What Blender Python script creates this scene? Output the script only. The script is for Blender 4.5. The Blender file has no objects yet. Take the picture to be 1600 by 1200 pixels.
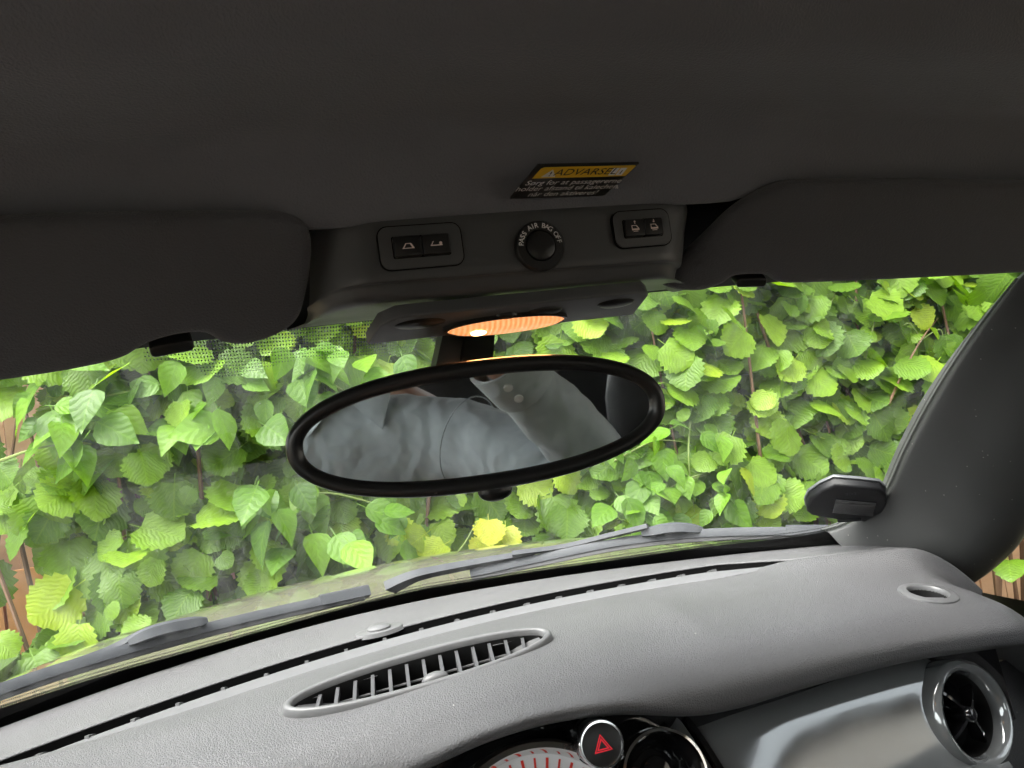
import bpy, bmesh, math, random
import numpy as np
from mathutils import Vector, Matrix
R = math.radians
rng = random.Random(7)
sc = bpy.context.scene
COL = sc.collection

# ------------------------------------------------------------------ camera, sky, sun, exposure
CAM = Vector((-.17, 0, 1.17)); YAW, PITCH, ROLL = R(17), R(2.8), R(8.5); FPX = 1209.
_F = Vector((math.sin(YAW)*math.cos(PITCH), math.cos(YAW)*math.cos(PITCH), math.sin(PITCH)))
_R = Vector((math.cos(YAW), -math.sin(YAW), 0)); _U = _R.cross(_F)
_R2 = _R*math.cos(ROLL) - _U*math.sin(ROLL); _U2 = _U*math.cos(ROLL) + _R*math.sin(ROLL)
cd = bpy.data.cameras.new('camera'); co = bpy.data.objects.new('camera', cd); COL.objects.link(co)
m3 = Matrix((_R2, _U2, -_F)).transposed()
co.matrix_world = Matrix.Translation(CAM) @ m3.to_4x4()
cd.sensor_width = 36; cd.lens = FPX/1600*36; cd.clip_start = .01; cd.clip_end = 500
sc.camera = co

SUN_EL, SUN_AZ = R(60), R(-115)          # high soft sun behind a bright overcast
w = bpy.data.worlds.new('World'); sc.world = w; w.use_nodes = True
nt = w.node_tree; bg = nt.nodes['Background']
sky = nt.nodes.new('ShaderNodeTexSky'); sky.sky_type = 'NISHITA'; sky.sun_disc = False
sky.sun_elevation = SUN_EL; sky.sun_rotation = SUN_AZ; sky.air_density = 1.0; sky.dust_density = 5.0; sky.ozone_density = 1.0
hs = nt.nodes.new('ShaderNodeHueSaturation'); hs.inputs['Saturation'].default_value = .22
nt.links.new(sky.outputs[0], hs.inputs['Color']); nt.links.new(hs.outputs[0], bg.inputs[0])
bg.inputs[1].default_value = .15
sl = bpy.data.lights.new('sun', 'SUN'); sl.energy = .9; sl.angle = R(45); sl.color = (1, .97, .92)
so = bpy.data.objects.new('sun', sl); COL.objects.link(so)
sd = Vector((math.sin(SUN_AZ)*math.cos(SUN_EL), math.cos(SUN_AZ)*math.cos(SUN_EL), math.sin(SUN_EL)))
so.rotation_euler = sd.to_track_quat('Z', 'Y').to_euler()
sc.view_settings.view_transform = 'Standard'; sc.view_settings.look = 'None'
sc.view_settings.exposure = 2.7; sc.view_settings.gamma = 1
sc.cycles.use_denoising = True
sc.cycles.max_bounces = 6; sc.cycles.transparent_max_bounces = 10; sc.cycles.diffuse_bounces = 4; sc.cycles.glossy_bounces = 3
sc.cycles.use_adaptive_sampling = True; sc.cycles.adaptive_threshold = .03
sc.cycles.sample_clamp_indirect = 8

# ------------------------------------------------------------------ measuring helpers (photograph pixel -> place in the car)
def ray(x, y): return _F + _R2*((x-800)/FPX) - _U2*((y-600)/FPX)
def onz(x, y, z): d = ray(x, y); return CAM + d*((z-CAM.z)/d.z)
def ony(x, y, Y): d = ray(x, y); return CAM + d*((Y-CAM.y)/d.y)
def onplane(x, y, p, n): d = ray(x, y); return CAM + d*((p-CAM).dot(n)/d.dot(n))
def proj(P): d = Vector(P)-CAM; z = d.dot(_F); return (800+FPX*d.dot(_R2)/z, 600-FPX*d.dot(_U2)/z, z)

# ------------------------------------------------------------------ mesh helpers
def mesh_obj(name, verts, faces, mat, parent=None, smooth=True, uvs=None, autosmooth=None):
    me = bpy.data.meshes.new(name); me.from_pydata([tuple(v) for v in verts], [], faces)
    bm = bmesh.new(); bm.from_mesh(me); bmesh.ops.recalc_face_normals(bm, faces=bm.faces); bm.to_mesh(me); bm.free()
    if uvs is not None:
        ul = me.uv_layers.new(name='UVMap')
        for l in me.loops: ul.data[l.index].uv = uvs[l.vertex_index]
    return link(name, me, mat, parent, smooth, autosmooth)
def link(name, me, mat, parent=None, smooth=True, autosmooth=None):
    if mat: me.materials.append(mat)
    if smooth:
        for p in me.polygons: p.use_smooth = True
    if autosmooth: me.set_sharp_from_angle(angle=R(autosmooth))
    o = bpy.data.objects.new(name, me); COL.objects.link(o)
    if parent: o.parent = parent
    return o
def empty(name, loc=(0, 0, 0)):
    o = bpy.data.objects.new(name, None); COL.objects.link(o); o.empty_display_size = .05
    o.location = (0, 0, 0)
    return o
def tag(o, label=None, cat=None, group=None, kind=None):
    for k, v in (('label', label), ('category', cat), ('group', group), ('kind', kind)):
        if v: o[k] = v
    return o
def grid_faces(nu, nv, cu=False, cv=False):
    f = []
    for i in range(nu if cu else nu-1):
        for j in range(nv if cv else nv-1):
            a, b = i*nv+j, ((i+1) % nu)*nv+j
            c, d = ((i+1) % nu)*nv+(j+1) % nv, i*nv+(j+1) % nv
            f.append((a, b, c, d))
    return f
def lerp(a, b, t): return a+(b-a)*t
def cr(pts, n):                      # Catmull-Rom through points
    pts = [Vector(p) for p in pts]; P = [pts[0]*2-pts[1]]+pts+[pts[-1]*2-pts[-2]]; out = []
    m = len(pts)-1
    for k in range(n):
        u = k/(n-1)*m; i = min(int(u), m-1); t = u-i
        a, b, c, d = P[i], P[i+1], P[i+2], P[i+3]
        out.append(.5*((2*b)+(c-a)*t+(2*a-5*b+4*c-d)*t*t+(3*b-a-3*c+d)*t**3))
    return out
def crclosed(pts, n):
    pts = [Vector(p) for p in pts]; m = len(pts); out = []
    for k in range(n):
        u = k/n*m; i = int(u) % m; t = u-int(u)
        a, b, c, d = pts[i-1], pts[i], pts[(i+1) % m], pts[(i+2) % m]
        out.append(.5*((2*b)+(c-a)*t+(2*a-5*b+4*c-d)*t*t+(3*b-a-3*c+d)*t**3))
    return out
def sweep(name, path, prof, up, mat, parent=None, scale=None, caps=True, smooth=True, autosmooth=40):
    path = [Vector(p) for p in path]; up = Vector(up); V = []
    n, m = len(path), len(prof)
    for i, p in enumerate(path):
        t = (path[min(i+1, n-1)]-path[max(i-1, 0)]).normalized(); s = t.cross(up).normalized(); u = s.cross(t)
        k = scale[i] if scale else 1
        for a, b in prof: V.append(p+s*a*k+u*b*k)
    F = [tuple(f) for f in grid_faces(n, m, False, True)]
    if caps: F += [tuple(range(m)), tuple(range((n-1)*m, n*m))]
    return mesh_obj(name, V, F, mat, parent, smooth, autosmooth=autosmooth)
def circ(r, n=10, ry=None): return [(r*math.cos(2*math.pi*k/n), (ry or r)*math.sin(2*math.pi*k/n)) for k in range(n)]
class Frame:                          # origin, x axis, y axis, normal z
    def __init__(s, o, x, z):
        s.o = Vector(o); s.z = Vector(z).normalized(); x = Vector(x); s.x = (x-s.z*x.dot(s.z)).normalized(); s.y = s.z.cross(s.x)
    def __call__(s, a, b, c=0): return s.o+s.x*a+s.y*b+s.z*c
def lathe(name, fr, prof, mat, parent=None, n=40, sx=1., sy=1., cap0=False, cap1=False, autosmooth=45, power=2.):
    V = []
    for k in range(n):
        a = 2*math.pi*k/n; c, s = math.cos(a), math.sin(a)
        if power != 2.: c, s = math.copysign(abs(c)**(2/power), c), math.copysign(abs(s)**(2/power), s)
        for r, h in prof: V.append(fr(r*c*sx, r*s*sy, h))
    F = grid_faces(n, len(prof), True, False); m = len(prof)
    if cap0: F.append(tuple(k*m for k in range(n)))
    if cap1: F.append(tuple(k*m+m-1 for k in range(n)))
    return mesh_obj(name, V, F, mat, parent, True, autosmooth=autosmooth)
def slab(name, fr, outline, h0, h1, bev, mat, parent=None, seg=3, autosmooth=50):   # outline in frame x,y
    bm = bmesh.new(); vs = [bm.verts.new(fr(x, y, h0)) for x, y in outline]; f = bm.faces.new(vs)
    r = bmesh.ops.extrude_face_region(bm, geom=[f]); nv = [v for v in r['geom'] if isinstance(v, bmesh.types.BMVert)]
    for v in nv: v.co += fr.z*(h1-h0)
    bm.normal_update()
    if bev > 0:
        top = set(nv); ed = [e for e in bm.edges if (e.verts[0] in top and e.verts[1] in top)]
        bmesh.ops.bevel(bm, geom=ed, offset=bev, segments=seg, affect='EDGES', profile=.5, clamp_overlap=True)
    bmesh.ops.recalc_face_normals(bm, faces=bm.faces)
    me = bpy.data.meshes.new(name); bm.to_mesh(me); bm.free()
    return link(name, me, mat, parent, True, autosmooth)
def rrect(w_, h_, r, n=5, cx=0, cy=0):
    o = []
    for sx, sy, a0 in ((1, 1, 0), (-1, 1, 90), (-1, -1, 180), (1, -1, 270)):
        for k in range(n+1):
            a = R(a0+90*k/n); o.append((cx+sx*(w_/2-r)+r*math.cos(a), cy+sy*(h_/2-r)+r*math.sin(a)))
    return o
def text_obj(name, body, size, fr, mat, parent=None, shear=0, align='CENTER', off=0, bold=0):
    cu = bpy.data.curves.new('lettering', 'FONT'); cu.body = body; cu.size = size; cu.align_x = align; cu.align_y = 'CENTER'
    cu.shear = shear; cu.resolution_u = 3; cu.offset = bold
    t = bpy.data.objects.new('lettering', cu); COL.objects.link(t)
    bpy.context.view_layer.update()
    me = bpy.data.meshes.new_from_object(t.evaluated_get(bpy.context.evaluated_depsgraph_get()))
    bpy.data.objects.remove(t)
    for v in me.vertices: v.co = fr(v.co.x, v.co.y, off)
    me.materials.clear()
    return link(name, me, mat, parent, False)
def flat(name, fr, polys, mat, parent=None, off=0):       # flat print, list of outlines
    V, F = [], []
    for p in polys:
        F.append(tuple(range(len(V), len(V)+len(p)))); V += [fr(x, y, off) for x, y in p]
    return mesh_obj(name, V, F, mat, parent, False)

# ------------------------------------------------------------------ materials
def mat(name, col, rough=.5, metal=0, spec=.5, coat=0, bump=None, var=None, sheen=0, dust=0):
    m = bpy.data.materials.new(name); m.use_nodes = True; t = m.node_tree; b = t.nodes['Principled BSDF']
    b.inputs['Base Color'].default_value = (*col, 1); b.inputs['Roughness'].default_value = rough
    b.inputs['Metallic'].default_value = metal; b.inputs['Specular IOR Level'].default_value = spec
    b.inputs['Coat Weight'].default_value = coat; b.inputs['Coat Roughness'].default_value = .04
    b.inputs['Sheen Weight'].default_value = sheen
    tc = t.nodes.new('ShaderNodeTexCoord')
    if var:                              # (scale, amount): slow colour and gloss wear
        n = t.nodes.new('ShaderNodeTexNoise'); n.inputs['Scale'].default_value = var[0]; n.inputs['Detail'].default_value = 6
        t.links.new(tc.outputs['Object'], n.inputs['Vector'])
        mx = t.nodes.new('ShaderNodeMix'); mx.data_type = 'RGBA'
        mx.inputs[6].default_value = (*[c*(1-var[1]) for c in col], 1); mx.inputs[7].default_value = (*[c*(1+var[1]) for c in col], 1)
        t.links.new(n.outputs['Fac'], mx.inputs[0]); t.links.new(mx.outputs[2], b.inputs['Base Color'])
        mr = t.nodes.new('ShaderNodeMapRange'); mr.inputs[3].default_value = max(0, rough-.1); mr.inputs[4].default_value = min(1, rough+.1)
        t.links.new(n.outputs['Fac'], mr.inputs[0]); t.links.new(mr.outputs[0], b.inputs['Roughness'])
    if dust:                             # pale dust specks lying on the surface
        v = t.nodes.new('ShaderNodeTexVoronoi'); v.inputs['Scale'].default_value = 170; t.links.new(tc.outputs['Object'], v.inputs['Vector'])
        a_ = t.nodes.new('ShaderNodeMath'); a_.operation = 'LESS_THAN'; a_.inputs[1].default_value = .11; t.links.new(v.outputs['Distance'], a_.inputs[0])
        c_ = t.nodes.new('ShaderNodeSeparateColor'); t.links.new(v.outputs['Color'], c_.inputs[0])
        g_ = t.nodes.new('ShaderNodeMath'); g_.operation = 'GREATER_THAN'; g_.inputs[1].default_value = 1-dust; t.links.new(c_.outputs[0], g_.inputs[0])
        p_ = t.nodes.new('ShaderNodeMath'); p_.operation = 'MULTIPLY'; t.links.new(a_.outputs[0], p_.inputs[0]); t.links.new(g_.outputs[0], p_.inputs[1])
        q_ = t.nodes.new('ShaderNodeMix'); q_.data_type = 'RGBA'; t.links.new(p_.outputs[0], q_.inputs[0]); q_.inputs[7].default_value = (.4, .39, .36, 1)
        src = b.inputs['Base Color'].links
        if src: t.links.new(src[0].from_socket, q_.inputs[6])
        else: q_.inputs[6].default_value = (*col, 1)
        t.links.new(q_.outputs[2], b.inputs['Base Color'])
    if bump:                             # (kind, scale, strength, distance)
        kind, s_, st, di = bump
        bp = t.nodes.new('ShaderNodeBump'); bp.inputs['Strength'].default_value = st; bp.inputs['Distance'].default_value = di
        if kind == 'grain':
            nz = t.nodes.new('ShaderNodeTexNoise'); nz.inputs['Scale'].default_value = s_*.45; nz.inputs['Detail'].default_value = 2
            t.links.new(tc.outputs['Object'], nz.inputs['Vector'])
            mm = t.nodes.new('ShaderNodeVectorMath'); mm.operation = 'SCALE'; mm.inputs['Scale'].default_value = 1.4/s_
            t.links.new(nz.outputs['Color'], mm.inputs[0])
            ad = t.nodes.new('ShaderNodeVectorMath'); ad.operation = 'ADD'
            t.links.new(tc.outputs['Object'], ad.inputs[0]); t.links.new(mm.outputs[0], ad.inputs[1])
            v = t.nodes.new('ShaderNodeTexVoronoi'); v.feature = 'DISTANCE_TO_EDGE'; v.inputs['Scale'].default_value = s_
            t.links.new(ad.outputs[0], v.inputs['Vector'])
            mr2 = t.nodes.new('ShaderNodeMapRange'); mr2.interpolation_type = 'SMOOTHSTEP'; mr2.inputs[2].default_value = .28
            t.links.new(v.outputs['Distance'], mr2.inputs[0]); t.links.new(mr2.outputs[0], bp.inputs['Height'])
        else:
            nz = t.nodes.new('ShaderNodeTexNoise'); nz.inputs['Scale'].default_value = s_; nz.inputs['Detail'].default_value = 4
            t.links.new(tc.outputs['Object'], nz.inputs['Vector']); t.links.new(nz.outputs['Fac'], bp.inputs['Height'])
        t.links.new(bp.outputs[0], b.inputs['Normal'])
    return m
M = {}
M['dash'] = mat('grained_dash_plastic', (.076, .075, .078), .5, bump=('grain', 400, .4, .0009), var=(9, .16), dust=.008)
M['shelf'] = mat('fine_grain_plastic', (.088, .0865, .089), .52, bump=('grain', 420, .5, .0006), var=(9, .1))
M['vent'] = mat('smooth_grey_plastic', (.095, .095, .097), .42, var=(40, .1))
M['black'] = mat('black_plastic', (.012, .012, .012), .45)
M['matt'] = mat('matt_black_void', (.004, .004, .004), .9, spec=.1)
M['console'] = mat('console_plastic', (.068, .070, .072), .45, bump=('noise', 1500, .25, .0003), var=(30, .1))
M['button'] = mat('soft_button_black', (.012, .012, .012), .3, bump=('noise', 1200, .2, .0002))
M['fabric'] = mat('headliner_fabric', (.15, .156, .172), .95, spec=.1, bump=('noise', 700, .8, .0010), var=(14, .10), sheen=.15)
M['visor'] = mat('visor_fabric', (.088, .089, .096), .9, spec=.15, bump=('noise', 800, .8, .0010), var=(16, .10), sheen=.15)
M['pillar'] = mat('pillar_plastic', (.06, .061, .06), .52, bump=('noise', 1600, .3, .0003), var=(20, .12), dust=.07)
M['print'] = mat('white_print', (.75, .74, .72), .5)
M['printpink'] = mat('pale_print', (.8, .66, .6), .5)
M['slat'] = mat('slat_plastic', (.05, .05, .052), .5)
M['duct'] = mat('duct_black', (.008, .008, .008), .6, spec=.2)
M['frit'] = mat('black_frit', (.004, .004, .004), .35, spec=.3)
M['chrome'] = mat('chrome', (.75, .75, .75), .08, 1)
M['gloss'] = mat('piano_black', (.008, .008, .009), .06, coat=.5)
M['trim'] = mat('grey_lacquer', (.19, .197, .2), .09, .45, coat=1, var=(25, .08))
M['dial'] = mat('dial_face', (.62, .62, .63), .5)
M['red'] = mat('red_print', (.6, .03, .015), .45)
M['redbright'] = mat('hazard_red', (.75, .02, .04), .45)
M['yellow'] = mat('sticker_yellow', (.75, .46, .02), .35)
M['stickblack'] = mat('sticker_black', (.012, .012, .012), .3)
M['wiper'] = mat('wiper_grey', (.04, .043, .048), .6, spec=.3, var=(60, .2))
M['rubber'] = mat('rubber', (.02, .02, .022), .5)
M['paint'] = mat('pale_silver_paint', (.20, .19, .14), .22, .35, coat=1, var=(18, .1))
M['shirt'] = mat('grey_blue_cotton', (.36, .39, .405), .85, spec=.2, bump=('noise', 500, .3, .0006), var=(30, .14), sheen=.2)
def wrinkle(m):
    t = m.node_tree; b = t.nodes['Principled BSDF']; tc = t.nodes.new('ShaderNodeTexCoord'); wv = t.nodes.new('ShaderNodeTexWave')
    wv.inputs['Scale'].default_value = 5.5; wv.inputs['Distortion'].default_value = 16; wv.inputs['Detail'].default_value = 3; wv.inputs['Detail Scale'].default_value = 1.2
    t.links.new(tc.outputs['Object'], wv.inputs[0]); bp = t.nodes.new('ShaderNodeBump'); bp.inputs['Strength'].default_value = .2; bp.inputs['Distance'].default_value = .016
    t.links.new(wv.outputs['Fac'], bp.inputs['Height']); t.links.new(bp.outputs[0], b.inputs['Normal'])
wrinkle(M['shirt'])
M['skin'] = mat('skin', (.5, .3, .22), .5)
M['hair'] = mat('hair', (.05, .035, .025), .6)
M['denim'] = mat('trousers', (.03, .035, .05), .8)
M['seat'] = mat('seat_leather', (.018, .017, .017), .5, bump=('grain', 300, .4, .0006))
M['carpet'] = mat('carpet', (.015, .015, .015), .95)
M['disc'] = mat('disc_plastic', (.006, .006, .007), .5, spec=.3)
M['wood'] = mat('fence_wood', (.5, .31, .18), .75, bump=('noise', 60, .5, .003), var=(7, .3))
M['woodorange'] = mat('fence_wood_orange', (.62, .28, .10), .7, bump=('noise', 60, .5, .003), var=(9, .25))
M['twig'] = mat('twig_bark', (.16, .09, .05), .8, var=(30, .3))
M['stemgreen'] = mat('green_stem', (.16, .22, .05), .6)
M['soil'] = mat('soil', (.09, .065, .04), .95, bump=('noise', 30, .8, .03), var=(6, .5))
m = mat('mirror_glass', (.86, .88, .88), .015, 1); M['mirror'] = m
def brick_mat():
    m = mat('house_brick', (.3, .1, .06), .85); t = m.node_tree; b = t.nodes['Principled BSDF']
    tc = t.nodes.new('ShaderNodeTexCoord'); mp = t.nodes.new('ShaderNodeMapping'); mp.inputs['Rotation'].default_value = (R(90), 0, R(90))
    br = t.nodes.new('ShaderNodeTexBrick'); br.inputs['Scale'].default_value = 4.5; br.inputs['Color1'].default_value = (.36, .11, .06, 1)
    br.inputs['Color2'].default_value = (.27, .085, .05, 1); br.inputs['Mortar'].default_value = (.3, .27, .24, 1); br.inputs['Mortar Size'].default_value = .012
    t.links.new(tc.outputs['Object'], mp.inputs[0]); t.links.new(mp.outputs[0], br.inputs['Vector']); t.links.new(br.outputs[0], b.inputs['Base Color'])
    return m
M['brick'] = brick_mat()
def glass_mat(name, tint, dirt):
    m = bpy.data.materials.new(name); m.use_nodes = True; t = m.node_tree; t.nodes.clear()
    out = t.nodes.new('ShaderNodeOutputMaterial'); tr = t.nodes.new('ShaderNodeBsdfTransparent'); tr.inputs[0].default_value = (*tint, 1)
    gl = t.nodes.new('ShaderNodeBsdfGlossy'); gl.inputs['Roughness'].default_value = .01
    lw = t.nodes.new('ShaderNodeLayerWeight'); lw.inputs[0].default_value = .5
    pw = t.nodes.new('ShaderNodeMath'); pw.operation = 'POWER'; pw.inputs[1].default_value = 5; t.links.new(lw.outputs['Facing'], pw.inputs[0])
    fr = t.nodes.new('ShaderNodeMath'); fr.operation = 'MULTIPLY_ADD'; fr.inputs[1].default_value = .9; fr.inputs[2].default_value = .05; t.links.new(pw.outputs[0], fr.inputs[0])
    mx = t.nodes.new('ShaderNodeMixShader'); t.links.new(fr.outputs[0], mx.inputs[0]); t.links.new(tr.outputs[0], mx.inputs[1]); t.links.new(gl.outputs[0], mx.inputs[2])
    last = mx
    if dirt:
        tc = t.nodes.new('ShaderNodeTexCoord')
        v = t.nodes.new('ShaderNodeTexVoronoi'); v.inputs['Scale'].default_value = 120; t.links.new(tc.outputs['Object'], v.inputs['Vector'])
        sp = t.nodes.new('ShaderNodeMapRange'); sp.inputs[1].default_value = .06; sp.inputs[2].default_value = .03; t.links.new(v.outputs['Distance'], sp.inputs[0])
        vr = t.nodes.new('ShaderNodeMath'); vr.operation = 'GREATER_THAN'; vr.inputs[1].default_value = .9
        sx = t.nodes.new('ShaderNodeSeparateColor'); t.links.new(v.outputs['Color'], sx.inputs[0]); t.links.new(sx.outputs[0], vr.inputs[0])
        k1 = t.nodes.new('ShaderNodeMath'); k1.operation = 'MULTIPLY'; t.links.new(sp.outputs[0], k1.inputs[0]); t.links.new(vr.outputs[0], k1.inputs[1])
        mp = t.nodes.new('ShaderNodeMapping'); mp.inputs['Scale'].default_value = (26, 3, 3); mp.inputs['Rotation'].default_value = (0, 0, .25)
        t.links.new(tc.outputs['Object'], mp.inputs[0])
        nz = t.nodes.new('ShaderNodeTexNoise'); nz.inputs['Scale'].default_value = 2.2; nz.inputs['Detail'].default_value = 7; t.links.new(mp.outputs[0], nz.inputs['Vector'])
        hz = t.nodes.new('ShaderNodeMapRange'); hz.inputs[1].default_value = .42; hz.inputs[2].default_value = .85; hz.inputs[4].default_value = dirt; t.links.new(nz.outputs['Fac'], hz.inputs[0])
        ad = t.nodes.new('ShaderNodeMath'); ad.operation = 'MULTIPLY_ADD'; ad.inputs[1].default_value = .5; t.links.new(k1.outputs[0], ad.inputs[0]); t.links.new(hz.outputs[0], ad.inputs[2])
        df = t.nodes.new('ShaderNodeBsdfTranslucent'); df.inputs[0].default_value = (.7, .72, .7, 1)
        dd = t.nodes.new('ShaderNodeBsdfDiffuse'); dd.inputs[0].default_value = (.7, .72, .7, 1)
        dm = t.nodes.new('ShaderNodeMixShader'); t.links.new(df.outputs[0], dm.inputs[1]); t.links.new(dd.outputs[0], dm.inputs[2])
        m2 = t.nodes.new('ShaderNodeMixShader'); t.links.new(ad.outputs[0], m2.inputs[0]); t.links.new(mx.outputs[0], m2.inputs[1]); t.links.new(dm.outputs[0], m2.inputs[2]); last = m2
    t.links.new(last.outputs[0], out.inputs[0])
    return m
M['glass'] = glass_mat('windscreen_glass', (.95, .97, .95), .055)
M['sideglass'] = glass_mat('side_glass', (.9, .94, .91), .02)
def dots_mat():                       # black dot print fading out: UV.x, UV.y in millimetres/2.4, alpha radius in UV attribute 'fade'
    m = bpy.data.materials.new('dotted_frit'); m.use_nodes = True; t = m.node_tree; t.nodes.clear()
    out = t.nodes.new('ShaderNodeOutputMaterial'); tr = t.nodes.new('ShaderNodeBsdfTransparent')
    bk = t.nodes.new('ShaderNodeBsdfPrincipled'); bk.inputs['Base Color'].default_value = (.035, .037, .035, 1); bk.inputs['Roughness'].default_value = .5
    uv = t.nodes.new('ShaderNodeUVMap'); uv.uv_map = 'UVMap'
    fa = t.nodes.new('ShaderNodeAttribute'); fa.attribute_name = 'fade'
    v = t.nodes.new('ShaderNodeTexVoronoi'); v.voronoi_dimensions = '2D'; v.inputs['Scale'].default_value = 1; v.inputs['Randomness'].default_value = 0
    t.links.new(uv.outputs[0], v.inputs['Vector'])
    lt = t.nodes.new('ShaderNodeMath'); lt.operation = 'LESS_THAN'; t.links.new(v.outputs['Distance'], lt.inputs[0]); t.links.new(fa.outputs['Fac'], lt.inputs[1])
    mx = t.nodes.new('ShaderNodeMixShader'); t.links.new(lt.outputs[0], mx.inputs[0]); t.links.new(tr.outputs[0], mx.inputs[1]); t.links.new(bk.outputs[0], mx.inputs[2])
    t.links.new(mx.outputs[0], out.inputs[0]); return m
M['dots'] = dots_mat()
def lens_mat():
    m = bpy.data.materials.new('lit_lamp_lens'); m.use_nodes = True; t = m.node_tree; b = t.nodes['Principled BSDF']
    b.inputs['Base Color'].default_value = (.9, .45, .2, 1); b.inputs['Roughness'].default_value = .2
    tc = t.nodes.new('ShaderNodeTexCoord'); wv = t.nodes.new('ShaderNodeTexWave'); wv.inputs['Scale'].default_value = 90; wv.inputs['Distortion'].default_value = 1.5
    wv.bands_direction = 'X'
    t.links.new(tc.outputs['Object'], wv.inputs[0])
    rp = t.nodes.new('ShaderNodeMix'); rp.data_type = 'RGBA'; rp.inputs[6].default_value = (1, .27, .07, 1); rp.inputs[7].default_value = (1, .50, .22, 1)
    t.links.new(wv.outputs['Fac'], rp.inputs[0]); t.links.new(rp.outputs[2], b.inputs['Emission Color']); b.inputs['Emission Strength'].default_value = .16
    return m
M['lens'] = lens_mat()
def bulb_mat():
    m = bpy.data.materials.new('lamp_bulb'); m.use_nodes = True; t = m.node_tree; b = t.nodes['Principled BSDF']
    b.inputs['Emission Color'].default_value = (1, .6, .25, 1); b.inputs['Emission Strength'].default_value = 1.6; b.inputs['Base Color'].default_value = (1, .8, .5, 1); return m
M['bulb'] = bulb_mat()
def leaf_mat(name, dark, mid, bright, yellow, veins):
    m = bpy.data.materials.new(name); m.use_nodes = True; t = m.node_tree; b = t.nodes['Principled BSDF']; N = t.nodes.new; L = t.links.new
    oi = N('ShaderNodeObjectInfo'); at = N('ShaderNodeAttribute'); at.attribute_name = 'rnd'
    ad = N('ShaderNodeMath'); ad.operation = 'ADD'; L(oi.outputs['Random'], ad.inputs[0]); L(at.outputs['Fac'], ad.inputs[1])
    frn = N('ShaderNodeMath'); frn.operation = 'FRACT'; L(ad.outputs[0], frn.inputs[0])
    rp = N('ShaderNodeValToRGB'); L(frn.outputs[0], rp.inputs[0]); e = rp.color_ramp.elements
    e[0].position = 0; e[0].color = (*dark, 1); e[1].position = 1; e[1].color = (*yellow, 1)
    x = e.new(.4); x.color = (*mid, 1); x = e.new(.9); x.color = (*bright, 1)
    uv = N('ShaderNodeUVMap'); uv.uv_map = 'UVMap'; sp = N('ShaderNodeSeparateXYZ'); L(uv.outputs[0], sp.inputs[0])
    au = N('ShaderNodeMath'); au.operation = 'ABSOLUTE'; L(sp.outputs[0], au.inputs[0])
    k = N('ShaderNodeMath'); k.operation = 'MULTIPLY_ADD'; k.inputs[1].default_value = -.42; L(au.outputs[0], k.inputs[0]); L(sp.outputs[1], k.inputs[2])
    wn = N('ShaderNodeTexNoise'); wn.inputs['Scale'].default_value = 3.; wn.inputs['Detail'].default_value = 1; L(uv.outputs[0], wn.inputs['Vector'])
    wa = N('ShaderNodeMath'); wa.operation = 'MULTIPLY_ADD'; wa.inputs[1].default_value = .22; L(wn.outputs['Fac'], wa.inputs[0]); L(k.outputs[0], wa.inputs[2])
    a2 = N('ShaderNodeMath'); a2.operation = 'MULTIPLY'; L(au.outputs[0], a2.inputs[0]); L(au.outputs[0], a2.inputs[1])
    a3 = N('ShaderNodeMath'); a3.operation = 'MULTIPLY_ADD'; a3.inputs[1].default_value = -.12; L(a2.outputs[0], a3.inputs[0]); L(wa.outputs[0], a3.inputs[2])
    s_ = N('ShaderNodeMath'); s_.operation = 'MULTIPLY'; s_.inputs[1].default_value = veins; L(a3.outputs[0], s_.inputs[0])
    pp = N('ShaderNodeMath'); pp.operation = 'PINGPONG'; pp.inputs[1].default_value = .5; L(s_.outputs[0], pp.inputs[0])
    vein = N('ShaderNodeMapRange'); vein.inputs[1].default_value = .09; vein.inputs[2].default_value = 0; L(pp.outputs[0], vein.inputs[0])
    mid_ = N('ShaderNodeMapRange'); mid_.inputs[1].default_value = .06; mid_.inputs[2].default_value = .01; L(au.outputs[0], mid_.inputs[0])
    vm = N('ShaderNodeMath'); vm.operation = 'MAXIMUM'; L(vein.outputs[0], vm.inputs[0]); L(mid_.outputs[0], vm.inputs[1])
    vs = N('ShaderNodeMath'); vs.operation = 'MULTIPLY'; vs.inputs[1].default_value = .16; L(vm.outputs[0], vs.inputs[0])
    nz = wn
    nm = N('ShaderNodeMapRange'); nm.inputs[3].default_value = .75; nm.inputs[4].default_value = 1.25; L(nz.outputs['Fac'], nm.inputs[0])
    hv = N('ShaderNodeHueSaturation'); L(rp.outputs[0], hv.inputs['Color']); L(nm.outputs[0], hv.inputs['Value'])
    mx = N('ShaderNodeMix'); mx.data_type = 'RGBA'; L(vs.outputs[0], mx.inputs[0]); L(hv.outputs[0], mx.inputs[6]); mx.inputs[7].default_value = (*[c*1.5 for c in bright], 1)
    L(mx.outputs[2], b.inputs['Base Color']); b.inputs['Roughness'].default_value = .45; b.inputs['Specular IOR Level'].default_value = .35
    bp = N('ShaderNodeBump'); bp.inputs['Strength'].default_value = .24; bp.inputs['Distance'].default_value = .006; L(pp.outputs[0], bp.inputs['Height']); L(bp.outputs[0], b.inputs['Normal'])
    tl = N('ShaderNodeBsdfTranslucent'); g2 = N('ShaderNodeHueSaturation'); g2.inputs['Value'].default_value = 1.5; g2.inputs['Saturation'].default_value = 1.1
    L(mx.outputs[2], g2.inputs['Color']); L(g2.outputs[0], tl.inputs[0]); L(bp.outputs[0], tl.inputs['Normal'])
    ms = N('ShaderNodeMixShader'); ms.inputs[0].default_value = .42; L(b.outputs[0], ms.inputs[1]); L(tl.outputs[0], ms.inputs[2]); L(ms.outputs[0], t.nodes['Material Output'].inputs[0])
    return m
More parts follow.
